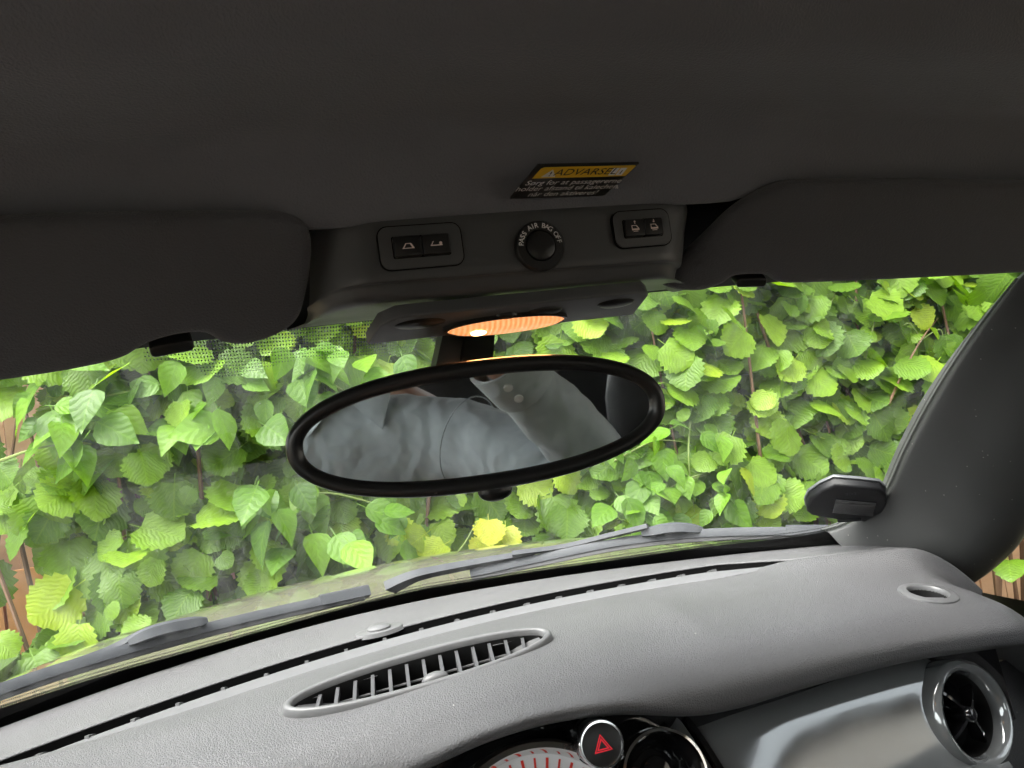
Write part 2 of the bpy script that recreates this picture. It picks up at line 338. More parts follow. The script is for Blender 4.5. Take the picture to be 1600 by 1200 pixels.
M['hazel'] = leaf_mat('hazel_leaf', (.06, .13, .010), (.11, .21, .014), (.18, .31, .02), (.28, .38, .026), 8)
M['dogwood'] = leaf_mat('pointed_leaf', (.055, .125, .012), (.10, .21, .017), (.15, .29, .024), (.18, .32, .026), 5)
M['small'] = leaf_mat('small_leaf', (.02, .06, .012), (.045, .125, .02), (.08, .19, .03), (.18, .27, .04), 4)
M['goldleaf'] = leaf_mat('yellow_leaf', (.17, .27, .02), (.25, .32, .024), (.34, .37, .03), (.4, .38, .03), 8)

# ================================================================== LARGE STRUCTURE OUTSIDE
gr = mesh_obj('ground', [(-60, -60, 0), (60, -60, 0), (60, 60, 0), (-60, 60, 0)], [(0, 1, 2, 3)], M['soil'], smooth=False)
tag(gr, kind='structure', label='bare brown earth under the hedge', cat='ground')

# wooden fence behind the hedge, each plank its own
fence = empty('wooden_fence')
tag(fence, 'weathered brown wooden plank fence showing through leaves at far left', 'fence')
FY = 2.75; x = -2.6; i = 0
while x < 3.4:
    wd = .135; jig = rng.uniform(-.006, .006); top = 1.9+rng.uniform(-.01, .01)
    V = [(x+a*wd, FY+jig+b*.02, c) for a in (.02, .98) for b in (0, 1) for c in (.05, top)]
    mesh_obj('plank', V, [(0, 1, 3, 2), (4, 6, 7, 5), (0, 4, 5, 1), (2, 3, 7, 6), (0, 2, 6, 4), (1, 5, 7, 3)], M['wood'], fence, False)
    x += wd; i += 1
for zz in (.4, 1.5):
    V = [(a, FY+b, zz+c) for a in (-2.6, 3.4) for b in (.028, .07) for c in (0, .08)]
    mesh_obj('rail', V, [(0, 1, 3, 2), (4, 6, 7, 5), (0, 4, 5, 1), (2, 3, 7, 6), (0, 2, 6, 4), (1, 5, 7, 3)], M['wood'], fence, False)
# low boards of a stronger orange in front of it
for k, (a, b) in enumerate(((-1.55, 1.02), (-1.37, .98), (-1.19, 1.03), (-1.01, .95))):
    V = [(a+p*.17, FY-.06+q*.025, c) for p in (0, 1) for q in (0, 1) for c in (.02, b)]
    mesh_obj('orange_board', V, [(0, 1, 3, 2), (4, 6, 7, 5), (0, 4, 5, 1), (2, 3, 7, 6), (0, 2, 6, 4), (1, 5, 7, 3)], M['woodorange'], fence, False)

# red brick house on the passenger side, met only in the trim's reflection
house = empty('brick_house')
tag(house, 'red brick house with white window mirrored in the glossy dashboard trim', 'house')
V = [(a, b, c) for a in (6, 12) for b in (-11, 1.5) for c in (0, 6.6)]
mesh_obj('wall', V, [(0, 1, 3, 2), (4, 6, 7, 5), (0, 4, 5, 1), (2, 3, 7, 6), (1, 5, 7, 3)], M['brick'], house, False)
V = [(5.6, -11.4, 6.5), (5.6, 1.9, 6.5), (9, 1.9, 9), (9, -11.4, 9), (12.4, -11.4, 6.5), (12.4, 1.9, 6.5)]
mesh_obj('roof', V, [(0, 1, 2, 3), (3, 2, 5, 4), (0, 3, 4), (1, 5, 2)], mat('roof_tile', (.12, .05, .04), .8, var=(3, .3)), house, False)
for yy, zz in ((-3.2, 1.2), (-7.5, 1.2), (-3.2, 4.2), (-7.5, 4.2)):
    V = [(5.9+a*.12, yy+b*1.1, zz+c*1.2) for a in (0, 1) for b in (0, 1) for c in (0, 1)]
    fr_ = mesh_obj('window', V, [(0, 1, 3, 2), (4, 6, 7, 5), (0, 4, 5, 1), (2, 3, 7, 6), (0, 2, 6, 4), (1, 5, 7, 3)], M['print'], house, False)
    V = [(5.89, yy+.08+b*.94, zz+.08+c*1.04) for b in (0, 1) for c in (0, 1)]
    mesh_obj('pane', V, [(0, 1, 3, 2)], M['gloss'], fr_, False)

# ================================================================== CAR BODY
car = empty('car')
tag(car, 'convertible car seen from its driving seat, pale bonnet, dark lining, dusty windscreen', 'car')
# --- windscreen: s across (-1..1), t up (0..1)
def wp(s, t, off=0):
    X0, X1 = .62*s, .46*s
    b = Vector((X0, 1.25-.78*X0*X0, .912)); tp = Vector((X1, .57-.6*X1*X1, 1.31-.18*X1*X1))
    p = b.lerp(tp, t); p.z += .03*math.sin(math.pi*t)*1.0
    if off:
        e = 1e-3; n = (wp(s+e, t)-wp(s-e, t)).cross(wp(s, t+e)-wp(s, t-e)).normalized()
        if n.y < 0: n = -n
        p = p+n*off
    return p
def onglass(x, y, off=0):              # the spot on the windscreen seen at a pixel
    s, t = (x-700)/900., .5
    for _ in range(14):
        e = 1e-4; p = proj(wp(s, t, off)); ps = proj(wp(s+e, t, off)); pt = proj(wp(s, t+e, off))
        a, b, c, d = (ps[0]-p[0])/e, (pt[0]-p[0])/e, (ps[1]-p[1])/e, (pt[1]-p[1])/e
        det = a*d-b*c; ex, ey = x-p[0], y-p[1]
        s += max(-.3, min(.3, (d*ex-b*ey)/det)); t += max(-.3, min(.3, (-c*ex+a*ey)/det))
    return s, t
NU, NV = 61, 41
V = [wp(-1+2*i/(NU-1), -.02+1.04*j/(NV-1)) for i in range(NU) for j in range(NV)]
ws = mesh_obj('windscreen', V, grid_faces(NU, NV), M['glass'], car)
ws['label'] = 'dusty curved windscreen with dotted black border'
# black border print along the bottom and sides, on the inner face of the glass
def glass_strip(name, path, width, m, off=-.002, fade=None, mm=.0024, nw=8):
    # path: list of (s,t) outer edge; width(u)->(ds,dt) inward offset
    V, UV, FA = [], [], []
    n = len(path); L_ = 0; prev = None
    for i, (s, t) in enumerate(path):
        ds, dt = width(i/(n-1)); p0 = wp(s, t, off)
        if prev is not None: L_ += (p0-prev).length
        prev = p0
        for j in range(nw):
            k = j/(nw-1); p = wp(s+ds*k, t+dt*k, off); V.append(p); UV.append((L_/mm, (p-p0).length/mm)); FA.append(fade(i/(n-1), k) if fade else 1)
    o = mesh_obj(name, V, grid_faces(n, nw), m, ws, uvs=UV)
    a = o.data.attributes.new('fade', 'FLOAT', 'POINT'); a.data.foreach_set('value', FA)
    return o
# lower edge and right side follow the glass opening as measured
edge_px = [(0, 1106), (202, 1032), (400, 980), (600, 929), (770, 900), (940, 875), (1100, 852), (1240, 836), (1310, 821), (1352, 797), (1388, 762), (1420, 692), (1500, 552), (1590, 430)]
edge_st = [onglass(*p) for p in edge_px]
edge = cr([Vector((s, t, 0)) for s, t in edge_st], 120)
EL = [(-v.x, v.y) for v in edge]       # mirrored for the driver's side
# extend the lower edge to the left by symmetry
right = [(v.x, v.y) for v in edge if v.x > 0]
full = [(-s, t) for s, t in reversed(right)] + right
V, F = [], []
n = len(full)
for s, t in full:
    k = abs(s)
    V += [wp(s, t, -.003)]
    lo = (s*1.0, -.03) if k < .62 else (math.copysign(1.02, s), t*.9-.02)
    V += [wp(lo[0], lo[1], -.003)]
F = [(2*i, 2*i+1, 2*i+3, 2*i+2) for i in range(n-1)]
mesh_obj('border_print', V, F, M['frit'], ws)
# dotted rim inside the black border
V, UV, FA = [], [], []
L_ = 0
for i, (s, t) in enumerate(full):
    p = wp(s, t, -.0032)
    if i: L_ += (p-wp(*full[i-1], -.0032)).length
    a, b = full[max(0, i-1)], full[min(n-1, i+1)]
    tx, ty = b[0]-a[0], b[1]-a[1]; l = math.hypot(tx, ty); nx, ny = -ty/l, tx/l
    for k in range(3):
        q = wp(s+nx*.008*k, t+ny*.016*k, -.0032); V.append(q); UV.append((L_/.0022, k*1.3+.5)); FA.append(.5-.22*k)
o = mesh_obj('border_dots', V, grid_faces(n, 3), M['dots'], ws, uvs=UV)
o.data.attributes.new('fade', 'FLOAT', 'POINT').data.foreach_set('value', FA)
# dotted sun band behind the mirror foot
lowpx = [(225, 560), (290, 562), (330, 585), (400, 577), (455, 560), (520, 556), (600, 553), (680, 552), (770, 550), (850, 537), (930, 520), (1010, 500), (1040, 470)]
low = cr([Vector((*onglass(*p), 0)) for p in lowpx], 60)
V, UV, FA = [], [], []
for v in low:
    for j in range(8):
        t = lerp(v.y, .99, j/7); p = wp(v.x, t, -.0025); V.append(p); xr = max(0, min(1, (.06-v.x)/.25)); UV.append((p.x/.0024, (1.31-p.z)/.52/.0042)); FA.append((.18+.14*min(1, j/4))*xr)
o = mesh_obj('sun_band', V, grid_faces(60, 8), M['dots'], ws, uvs=UV)
o.data.attributes.new('fade', 'FLOAT', 'POINT').data.foreach_set('value', FA)

# --- bonnet
def bonnet(u, v):
    X = lerp(-.78, .78, u); Y0 = 1.31-.62*X*X; Y = lerp(Y0, 2.1-.35*X*X, v)
    z = .915+.012*math.sin(min(1, (Y-Y0)/.3)*math.pi/2)-.40*max(0, Y-1.5)**2-.14*X*X-.25*max(0, abs(X)-.55)**2
    return Vector((X, Y, z-(.12*max(0, v-.85)/.15 if v > .85 else 0)))
V = [bonnet(i/40, j/30) for i in range(41) for j in range(31)]
o = mesh_obj('bonnet', V, grid_faces(41, 31), M['paint'], car); o['label'] = 'pale silver bonnet reflecting the hedge'
V = []
for i in range(41):
    s = -1.05+2.1*i/40; a = wp(s, -.02, .004); b = bonnet((.62*s+.78)/1.56, 0)
    V += [a, a+Vector((0, .02, -.03)), b+Vector((0, -.01, -.03)), b+Vector((0, .02, -.012))]
mesh_obj('scuttle', V, grid_faces(41, 4), M['rubber'], car)
V = []
for sx in (-1, 1):
    for Y in np.linspace(.3, 2.1, 12):
        V += [Vector((sx*.78, Y, .82)), Vector((sx*.84, Y, .65)), Vector((sx*.84, Y, .25))]
mesh_obj('front_wing', V[:36], grid_faces(12, 3), M['paint'], car)
mesh_obj('front_wing', V[36:], grid_faces(12, 3), M['paint'], car)
V = [bonnet(i/20, 1) for i in range(21)]; V = [q for p in V for q in (p, Vector((p.x, p.y+.06, .55)), Vector((p.x, p.y+.06, .25)))]
mesh_obj('front_bumper', V, grid_faces(21, 3), M['paint'], car)

# --- roof lining: profile from the seam above the console backwards
prof = [(.60, 1.33), (.52, 1.325), (.470, 1.312), (.462, 1.302), (.452, 1.300), (.441, 1.314), (.429, 1.329), (.417, 1.340), (.400, 1.3455), (.372, 1.347), (.347, 1.3485), (.334, 1.354), (.323, 1.368), (.310, 1.383), (.27, 1.394), (.15, 1.402), (-.1, 1.41), (-.5, 1.40), (-.9, 1.36), (-1.15, 1.30)]
pp = cr([Vector((0, a, b)) for a, b in prof], 110)
V = []
for i in range(81):
    X = lerp(-.64, .64, i/80)
    for p in pp:
        dep = max(0, min(1, (p.y-.3)/.16))
        Y = p.y-.07*X*X*(.4+.6*dep); z = p.z-.10*X*X-.35*max(0, abs(X)-.46)**2*3
        # shallow pockets above the two visors
        q = max(0, min(1, (abs(X)-.135)/.06)); q = q*q*(3-2*q)
        pk = max(0, min(1, (p.y-.398)/.05)); pk = pk*pk*(3-2*pk)
        z += .012*q*pk
        V.append(Vector((X, Y, z)))
o = mesh_obj('roof_lining', V, grid_faces(81, 110), M['fabric'], car); o['label'] = 'dark grey fabric roof lining with a soft crease'

# --- windscreen pillars
def pillar(sign):
    E = [v for v in edge if v.x > .915]
    pts = [wp(v.x, v.y, -.004) for v in E]
    top = [wp(lerp(E[-1].x, 1.0, k/8), lerp(E[-1].y, 1.02, k/8), -.004) for k in range(1, 9)]
    pts += top; V = []; n = len(pts)
    for i, p in enumerate(pts):
        u = i/(n-1); g = min(1, u/.3); g = g*g*(3-2*g); tpk = 1-.75*max(0, min(1, (u-.62)/.3))
        base = max(0, 1-u/.45)
        offs = [(.012, .03, 0), (0, 0, 0), (-.001, -.010, -.003), (.010+.010*g, -.030-.01*g, -.012-.02*base), (.032+.016*g, -.052-.02*g, -.028-.03*base),
                (.075+.01*g, -.066-.02*g, -.045-.05*base), (.12+.01*g+.025*base, -.062-.02*g, -.050-.06*base), (.158+.01*g+.03*base, -.03, -.035-.06*base), (.168+.01*g+.03*base, .03, -.06*base)]
        c = cr([p+Vector((o_[0]*(.5+.5*tpk), o_[1]*tpk, o_[2]*tpk)) for o_ in offs], 26)
        V += [Vector((sign*q.x, q.y, q.z)) for q in c]
    o = mesh_obj('windscreen_pillar', V, grid_faces(n, 26), M['pillar'], car)
    return o
pr = pillar(1); pr['label'] = 'dusty dark grey plastic pillar on the passenger side'
pillar(-1)

# --- doors with side windows, floor, rear wall
for sg in (-1, 1):
    V = []
    yy = np.linspace(-.75, .72, 30)
    for Y in yy:
        c = cr([Vector((.78, Y, .89)), Vector((.768, Y, .95)), Vector((.74, Y, .962)), Vector((.70, Y, .95)), Vector((.674, Y, .90)), Vector((.668, Y, .78)), Vector((.62, Y, .6)), Vector((.62, Y, .3))], 28)
        V += [Vector((sg*q.x, q.y, q.z)) for q in c]
    dr = mesh_obj('door', V, grid_faces(30, 28), M['dash'], car)
    A = [(.755, .74, .90), (.755, -.75, .90), (.635, -.62, 1.30), (.635, .40, 1.31)]
    mesh_obj('side_window', [(sg*a, b, c) for a, b, c in A], [(0, 1, 2, 3)], M['sideglass'], dr, False)
    path = [Vector((sg*.75, .80, .86)), Vector((sg*.70, .64, 1.02)), Vector((sg*.655, .48, 1.22)), Vector((sg*.635, .36, 1.30)), Vector((sg*.63, .1, 1.33)), Vector((sg*.63, -.4, 1.32)), Vector((sg*.64, -.7, 1.26))]
    sweep('window_seal', cr(path, 40), circ(.016, 8), (0, 0, 1), M['rubber'], dr)
    V = [(sg*a, b, c) for a, b, c in ((.64, -.72, 1.34), (.64, -1.2, 1.25), (.66, -1.2, .3), (.66, -.72, .3))]
    mesh_obj('rear_quarter', V, [(0, 1, 2, 3)], M['fabric'], car, False)
    V = [(sg*a, b, c) for a, b, c in ((.84, .3, .25), (.84, -1.3, .25), (.84, -1.3, .8), (.78, -1.3, .92), (.74, -.75, .90), (.74, .74, .89), (.78, .8, .82), (.84, .8, .65))]
    mesh_obj('outer_panel', V, [tuple(range(8))], M['paint'], car, False)
mesh_obj('floor_pan', [(-.66, -1.2, .28), (.66, -1.2, .28), (.66, 1.2, .28), (-.66, 1.2, .28)], [(0, 1, 2, 3)], M['carpet'], car, False)
mesh_obj('rear_bulkhead', [(-.66, -1.2, .28), (.66, -1.2, .28), (.66, -1.18, .92), (-.66, -1.18, .92)], [(0, 1, 2, 3)], M['fabric'], car, False)
V = [(-.66, -1.18, .92), (.66, -1.18, .92), (.66, -1.12, 1.34), (-.66, -1.12, 1.34)]; W = [(-.5, -1.175, .95), (.5, -1.175, .95), (.44, -1.13, 1.26), (-.44, -1.13, 1.26)]
mesh_obj('rear_surround', V+W, [(0, 1, 5, 4), (1, 2, 6, 5), (2, 3, 7, 6), (3, 0, 4, 7)], M['fabric'], car, False)
mesh_obj('rear_window', W, [(0, 1, 2, 3)], M['sideglass'], car, False)
mesh_obj('firewall', [(-.66, 1.2, .28), (.66, 1.2, .28), (.66, 1.22, .88), (-.66, 1.22, .88)], [(0, 1, 2, 3)], M['matt'], car, False)

# ================================================================== DASHBOARD
dash = empty('dashboard')
tag(dash, 'grained grey dashboard top below the windscreen with vents and glossy trim', 'dashboard')
bl = np.polyfit([-.50, -.388, -.239, -.056, .113, .273, .4215, .537], [1.0, 1.09, 1.15, 1.193, 1.188, 1.127, 1.0725, 1.009], 4)
sp_ = np.polyfit([-.418, -.3065, -.175, -.0335, .1095, .241, .363, .45], [.841, .906, .958, .988, .998, .984, .9555, .92], 3)
def Yb(X): return float(np.polyval(bl, max(-.56, min(.56, X)))) - .55*max(0, abs(X)-.56)
def Ys(X):
    X2 = max(-.5, min(.47, X)); return float(np.polyval(sp_, X2)) - .5*abs(X-X2)
ZS = .9295
# front shelf between glass and slot
V = []; NX = 120
for i in range(NX):
    X = lerp(-.70, .70, i/(NX-1)); a, b = Yb(X), Ys(X)+lerp(.024, -.0115, max(0, min(1, (X-.385)/.075)))
    b = min(b, a-.02)
    for q in ((a+.05, .895), (a+.012, .915), (a+.002, .922), (a-.012, .924), (lerp(a, b, .4), .9285), (b+.006, .9335), (b+.001, .9328), (b, .9318), (b+.0005, .931)):
        V.append((X, q[0], q[1]-10*max(0, abs(X)-.57)**2))
mesh_obj('windscreen_shelf', V, grid_faces(NX, 9), M['shelf'], dash)
# main padded top: profile per X
bx = [-.7, -.4, -.3, -.211, -.163, -.123, -.067, -.009, .051, .113, .163, .211, .323, .442, .571, .7]
bz = [.866, .868, .869, .868, .874, .886, .900, .908, .905, .893, .874, .867, .869, .865, .850, .83]
def Zbrow(X): return float(np.interp(X, bx, bz))
_zb = [sum(Zbrow(X+d)*w_ for d, w_ in ((-.03, .2), (-.015, .25), (0, .3), (.015, .25), (.03, .2)))/1.2 for X in np.linspace(-.65, .65, 261)]
def Zb(X): return float(np.interp(X, np.linspace(-.65, .65, 261), _zb))
def dash_profile(X):
    a = Ys(X)-.012; hood = max(0, (Zb(X)-.868)/.04)
    zc = .9425-.006*(1-hood)-.105*max(0, X-.22); e = Zb(X); ye = .676+.012*(1-hood)
    rs = .0088*max(0, min(1, (X-.385)/.075)); pr_ = [(a+.002, .895), (a, .921+rs), (a-.002, .9235+rs), (a-.010, .9245+rs*.95), (lerp(a, .80, .5), lerp(.934, zc, .5)), (.80, zc+.002), (.745, zc-.002-.006*(1-hood)), (.712, lerp(zc, e, .32)), (.688, lerp(zc, e, .66)), (ye-.004, e+.004), (ye, e-.006), (ye+.02, e-.013), (ye+.07, e-.02)]
    drop = max(0, X-.575); dropl = max(0, -X-.575)
    dz = 10.0*(drop*drop+dropl*dropl)+.04*max(0, X-.40)*0
    return [Vector((X, y_, z_-dz)) for y_, z_ in pr_]
NT = 72
cols = [cr(dash_profile(lerp(-.655, .655, i/240)), NT) for i in range(241)]
def padz(X, Y):
    c = cols[max(0, min(240, round((X+.655)/1.31*240)))]; b = [p for p in c[6:]]
    for p, q_ in zip(b, b[1:]):
        if p.y >= Y >= q_.y: return lerp(p.z, q_.z, (p.y-Y)/max(1e-6, p.y-q_.y))
    return b[0].z if Y > b[0].y else .88
def onpad(px, py):
    z = .93
    for _ in range(25): p = onz(px, py, z); z = .5*z+.5*padz(p.x, p.y)
    return onz(px, py, z)
# openings: oval centre vent and round corner vent
ZV = .9425
v0, v1 = onpad(449, 1118), onpad(868, 998); vc = (v0+v1)/2; vx = (v1-v0).normalized(); VL = (v1-v0).length/2
_a, _b = onpad(640, 1030), onpad(680, 1078); vn = (v1-v0).cross(_a-_b).normalized(); vc = (vc+(_a+_b)/2)/2+Vector((0, 0, .0065)); vn = Matrix.Rotation(R(11), 3, vx) @ vn; vfr = Frame(vc, vx, vn)
VW = .033
rc = onpad(1450, 928); rfr = Frame(rc, (1, 0, 0), ((padz(rc.x-.03, rc.y)-padz(rc.x+.03, rc.y))/.06, (padz(rc.x, rc.y-.03)-padz(rc.x, rc.y+.03))/.06, 1))
RV = .029
def inside(p):
    d = p-vc; a, b = d.dot(vfr.x)/(VL*.95), d.dot(vfr.y)/(VW*.88)
    if a*a+b*b < 1 and abs(d.z) < .03: return True
    d = p-rc; return math.hypot(d.x, d.y) < RV*.92 and abs(d.z) < .03
V = [p for c in cols for p in c]
F = [f for f in grid_faces(241, NT) if not inside(sum((V[i] for i in f), Vector())/4)]
pad = mesh_obj('padded_top', V, F, M['dash'], dash)
# defroster slot: trough, lip and ribs
V = []
for i in range(NX):
    X = lerp(-.60, .455, i/(NX-1)); b = Ys(X)+lerp(0, -.034, max(0, min(1, (X-.385)/.075)))
    V += [(X, b+.0245, .9312), (X, b+.026, .895), (X, b-.018, .892)]
dv = empty('defroster_slot'); dv.parent = dash
mesh_obj('trough', V, grid_faces(NX, 3), M['matt'], dv, False)
lip = [Vector((X, Ys(X)-.018, ZS-.002)) for X in np.linspace(-.60, .455, 90)]
_lp = len(lip); sweep('lip', lip, [(-.009, -.010), (.012, -.008), (.012, -.003), (.008, -.0005), (-.007, .0035), (-.009, .002)], (0, 0, 1), M['vent'], dv, scale=[min(1, max(.05, (_lp-1-i)/9)) for i in range(_lp)])
rp_ = [onz(*p, ZS).x for p in ((64, 1179), (139, 1152), (211, 1124), (280, 1099), (350, 1075), (416, 1052), (479, 1034), (540, 1016), (602, 1002), (658, 984), (713, 969), (769, 956), (822, 944), (873, 934), (921, 924), (970, 915), (1018, 907), (1064, 900), (1110, 892))]
rp_ = [rp_[0]-.037*k for k in range(5, 0, -1)]+rp_
for X in rp_:
    sweep('rib', [Vector((X, Ys(X)-.011, ZS+.001)), Vector((X+.0006, Ys(X)+.002, ZS-.002)), Vector((X+.001, Ys(X)+.010, ZS-.005))], [(-.002, -.010), (.002, -.010), (.002, .003), (-.002, .003)], (0, 0, 1), M['vent'], dv)
# wedge that closes the slot at its passenger end
X = .455
V = [(X-.05, Ys(X-.05)+.0085, ZS+.0008), (X-.05, Ys(X-.05)-.0085, ZS+.001), (X+.012, Ys(X+.012)-.007, ZS+.001), (X+.012, Ys(X+.012)+.004, ZS)]
# light sensor on the shelf
sc_ = onz(592, 984, .9345); sfr = Frame((sc_.x, sc_.y, .9325), (1, .1, 0), (0, -.05, 1))
sn = empty('light_sensor'); sn.parent = dash
lathe('sensor_plinth', sfr, [(.033, -.002), (.030, .0028), (.027, .0035), (.0, .0035)], M['vent'], sn, 36, 1, .55)
lathe('sensor_dome', sfr, [(.0155, .003), (.0152, .0058), (.012, .0078), (.006, .0088), (.0, .009)], M['vent'], sn, 28, 1, .8)
# oval centre vent
cvv = empty('centre_vent'); cvv.parent = dash
def oval(k): return (k*VL, k*VW)
def ovring(name, fr, pr_, L0, W0, m, parent, n=72):
    V = []
    for k in range(n):
        a = 2*math.pi*k/n; c, s = math.cos(a), math.sin(a); c2 = math.copysign(abs(c)**.9, c)
        for d, h in pr_: V.append(fr((L0+d)*c2, (W0+d)*s, h))
    return mesh_obj(name, V, grid_faces(n, len(pr_), True), m, parent)
ovring('vent_rim', vfr, [(.004, -.022), (.002, -.006), (0, .001), (-.002, .0026), (-.005, .0026), (-.007, .001), (-.008, -.004)], VL, VW, M['vent'], cvv)
ovring('vent_duct', vfr, [(-.0078, -.003), (-.009, -.012), (-.010, -.034)], VL, VW, M['duct'], cvv)
flat('vent_floor', vfr, [[((VL-.008)*math.cos(2*math.pi*k/40), (VW-.008)*math.sin(2*math.pi*k/40)) for k in range(40)]], M['matt'], cvv, -.034)
for k in range(-6, 7):
    a = k/7.2*(VL-.01); hw = (VW-.0085)*math.sqrt(max(0, 1-(a/(VL-.008))**2))
    if hw < .003: continue
    an = .35
    pts = [vfr(a-.004, -hw, -.004), vfr(a+.004, hw, -.004)]
    depth = .022 if abs(k) < 5 else .010
    sweep('slat', pts, [(-.0014, -depth), (.0014, -depth), (.0017, -.002), (-.0017, -.002)], vn, M['slat'], cvv)
for j in (-.35, 0, .35):
    pts = [vfr(x_*(VL*.72), j*VW, -.019) for x_ in (-1, 1)]
    sweep('cross_bar', pts, circ(.0012, 6), vn, M['vent'], cvv)
for sg in (-1, 1):                     # sloping blind ends
    V = []
    for k in range(9):
        a = sg*(VL-.010)*lerp(.66, .99, k/8); hw = (VW-.009)*math.sqrt(max(0, 1-(a/(VL-.006))**2)); h = lerp(-.024, -.006, k/8)
        V += [vfr(a, -hw, h), vfr(a, hw, h)]
    mesh_obj('vent_end', V, [(2*i, 2*i+1, 2*i+3, 2*i+2) for i in range(8)], M['vent'], cvv)
lathe('thumb_tab', Frame(vfr(.006, -VW*.52, -.004), vfr.x, vfr.z), [(.014, -.008), (.0135, 0), (.011, .004), (.006, .006), (0, .0065)], M['vent'], cvv, 24, 1, .55)
# round corner vent
rv = empty('corner_vent'); rv.parent = dash
lathe('vent_rim', rfr, [(.034, -.008), (.032, .0015), (.029, .003), (.023, .003), (.0212, .001), (.0208, -.003)], M['vent'], rv, 40)
lathe('vent_duct', rfr, [(.021, -.002), (.019, -.012), (.018, -.024)], M['duct'], rv, 32)
lathe('vent_floor', rfr, [(.018, -.023), (.0, -.023)], M['matt'], rv, 24)
sweep('slat', [rfr(-.016, .004, -.008), rfr(.016, -.008, -.008)], [(-.0012, -.008), (.0012, -.008), (.0015, .004), (-.0015, .004)], rfr.z, M['vent'], rv)

# instrument area under the hood
V = []
for i in range(60):
    X = lerp(-.60, .60, i/59); e = Zb(X)-.018
    V += [(X, .742, e), (X, .735, e-.05), (X, .725, .70), (X, .76, .45)]
mesh_obj('instrument_panel', V, grid_faces(60, 4), M['gloss'], dash)
# speedometer
top = ony(812, 1166, .70); fn = Vector((0, -.93, .36)).normalized()
SR = .098; sfc = top-Vector((0, .36, .93)).normalized()*SR
spf = Frame(sfc, (1, 0, 0), fn)
sm = empty('speedometer'); sm.parent = dash
lathe('bezel', spf, [(SR+.004, -.02), (SR+.004, .002), (SR+.001, .006), (SR-.004, .006), (SR-.008, .001), (SR-.009, -.006)], M['chrome'], sm, 80)
lathe('dial', spf, [(SR-.0085, -.005), (0, -.005)], M['dial'], sm, 60)
for k in range(-15, 16):
    a = R(90-k*8); long = k % 2 == 0
    r0, r1, hw_ = (SR-.028 if long else SR-.021), SR-.012, (.0013 if long else .001)
    c, s = math.cos(a), math.sin(a)
    flat('tick', spf, [[(r0*c-hw_*s, r0*s+hw_*c), (r1*c-hw_*s, r1*s+hw_*c), (r1*c+hw_*s, r1*s-hw_*c), (r0*c+hw_*s, r0*s-hw_*c)]], M['red'], sm, -.0045)
# hazard button
hb = empty('hazard_button'); hb.parent = dash
hc = ony(940, 1163, .664); hfr = Frame(hc, (1, 0, 0), (-.12, -.95, .25))
lathe('button_barrel', hfr, [(.0205, -.045), (.0205, -.004), (.0195, .0)], M['gloss'], hb, 36)
lathe('bezel', hfr, [(.0205, -.004), (.0205, .0012), (.0195, .0024), (.0182, .0024), (.0172, .0)], M['chrome'], hb, 40)
lathe('bezel', hfr, [(.0215, -.034), (.0222, -.031), (.0215, -.028)], M['chrome'], hb, 40)
lathe('button_face', hfr, [(.0178, .0008), (.012, .0016), (0, .0018)], M['button'], hb, 32)
def tri(r): return [(r*math.cos(R(90+120*k)), r*math.sin(R(90+120*k))-.001) for k in range(3)]
def tri_ring(ro, ri):
    a, b = tri(ro), tri(ri); return [[a[k], a[(k+1) % 3], b[(k+1) % 3], b[k]] for k in range(3)]
flat('warning_triangle', hfr, tri_ring(.0098, .0080)+tri_ring(.0066, .0046), M['redbright'], hb, .0024)
# small round gauge vent to its right
gv = empty('round_air_vent'); gv.parent = dash
gc = ony(1040, 1212, .70); gfr = Frame(gc, (1, 0, 0), (-.1, -.93, .35))
lathe('bezel', gfr, [(.043, -.03), (.043, -.002), (.042, .002), (.0395, .0025), (.0375, -.001)], M['chrome'], gv, 60)
lathe('funnel', gfr, [(.0385, -.001), (.034, -.010), (.027, -.022), (.026, -.03)], M['gloss'], gv, 60)
lathe('hub', gfr, [(.026, -.03), (.018, -.028), (.017, -.02), (.008, -.016), (0, -.015)], M['gloss'], gv, 40)

# glossy passenger trim with round vent
tr_ = empty('trim_panel'); tr_.parent = dash
ptop = [ony(*p, y_) for p, y_ in (((1080, 1132), .735), ((1160, 1109), .732), ((1250, 1083), .730), ((1330, 1060), .727), ((1400, 1042), .722), ((1440, 1036), .717), ((1472, 1036), .713))]
tt = cr(ptop, 40); V = []
xx0, xx1 = tt[0].x, tt[-1].x
for i, p in enumerate(tt):
    u = i/39
    c = [p+Vector((.03*v_, .03*max(0, 1-v_*9)**2-.115*v_+.035*v_*v_, .003*max(0, 1-v_*9)-.17*v_-.012*v_*v_)) for v_ in [k_/35 for k_ in range(36)]]
    V += c
PANEL = V
# thin black gap and narrow outer strip at its centre end
g0 = [tt[0]+Vector(o_) for o_ in ((-.004, .01, .004), (.0, -.002, -.002), (.012, -.032, -.045), (.024, -.062, -.10), (.036, -.09, -.16))]
sweep('joint', cr(g0, 24), [(-.003, -.004), (.003, -.004), (.003, .003), (-.003, .003)], (0, -1, .3), M['gloss'], tr_)
sweep('edge_strip', [p+Vector((-.014, .002, 0)) for p in cr(g0, 24)], [(-.009, -.006), (.009, -.006), (.008, .001), (-.006, .003)], (0, -1, .3), M['trim'], tr_)
sweep('joint', [p+Vector((-.027, .004, .001)) for p in cr(g0, 24)], [(-.004, -.006), (.004, -.006), (.003, .004), (-.003, .004)], (0, -1, .3), M['gloss'], tr_)
av = empty('side_air_vent'); av.parent = dash
ac = ony(1522, 1116, .688); afr = Frame(ac, (1, 0, 0), (.16, -.95, .27))
RC = .0485                              # the panel ends on the vent's round opening
_ins = []
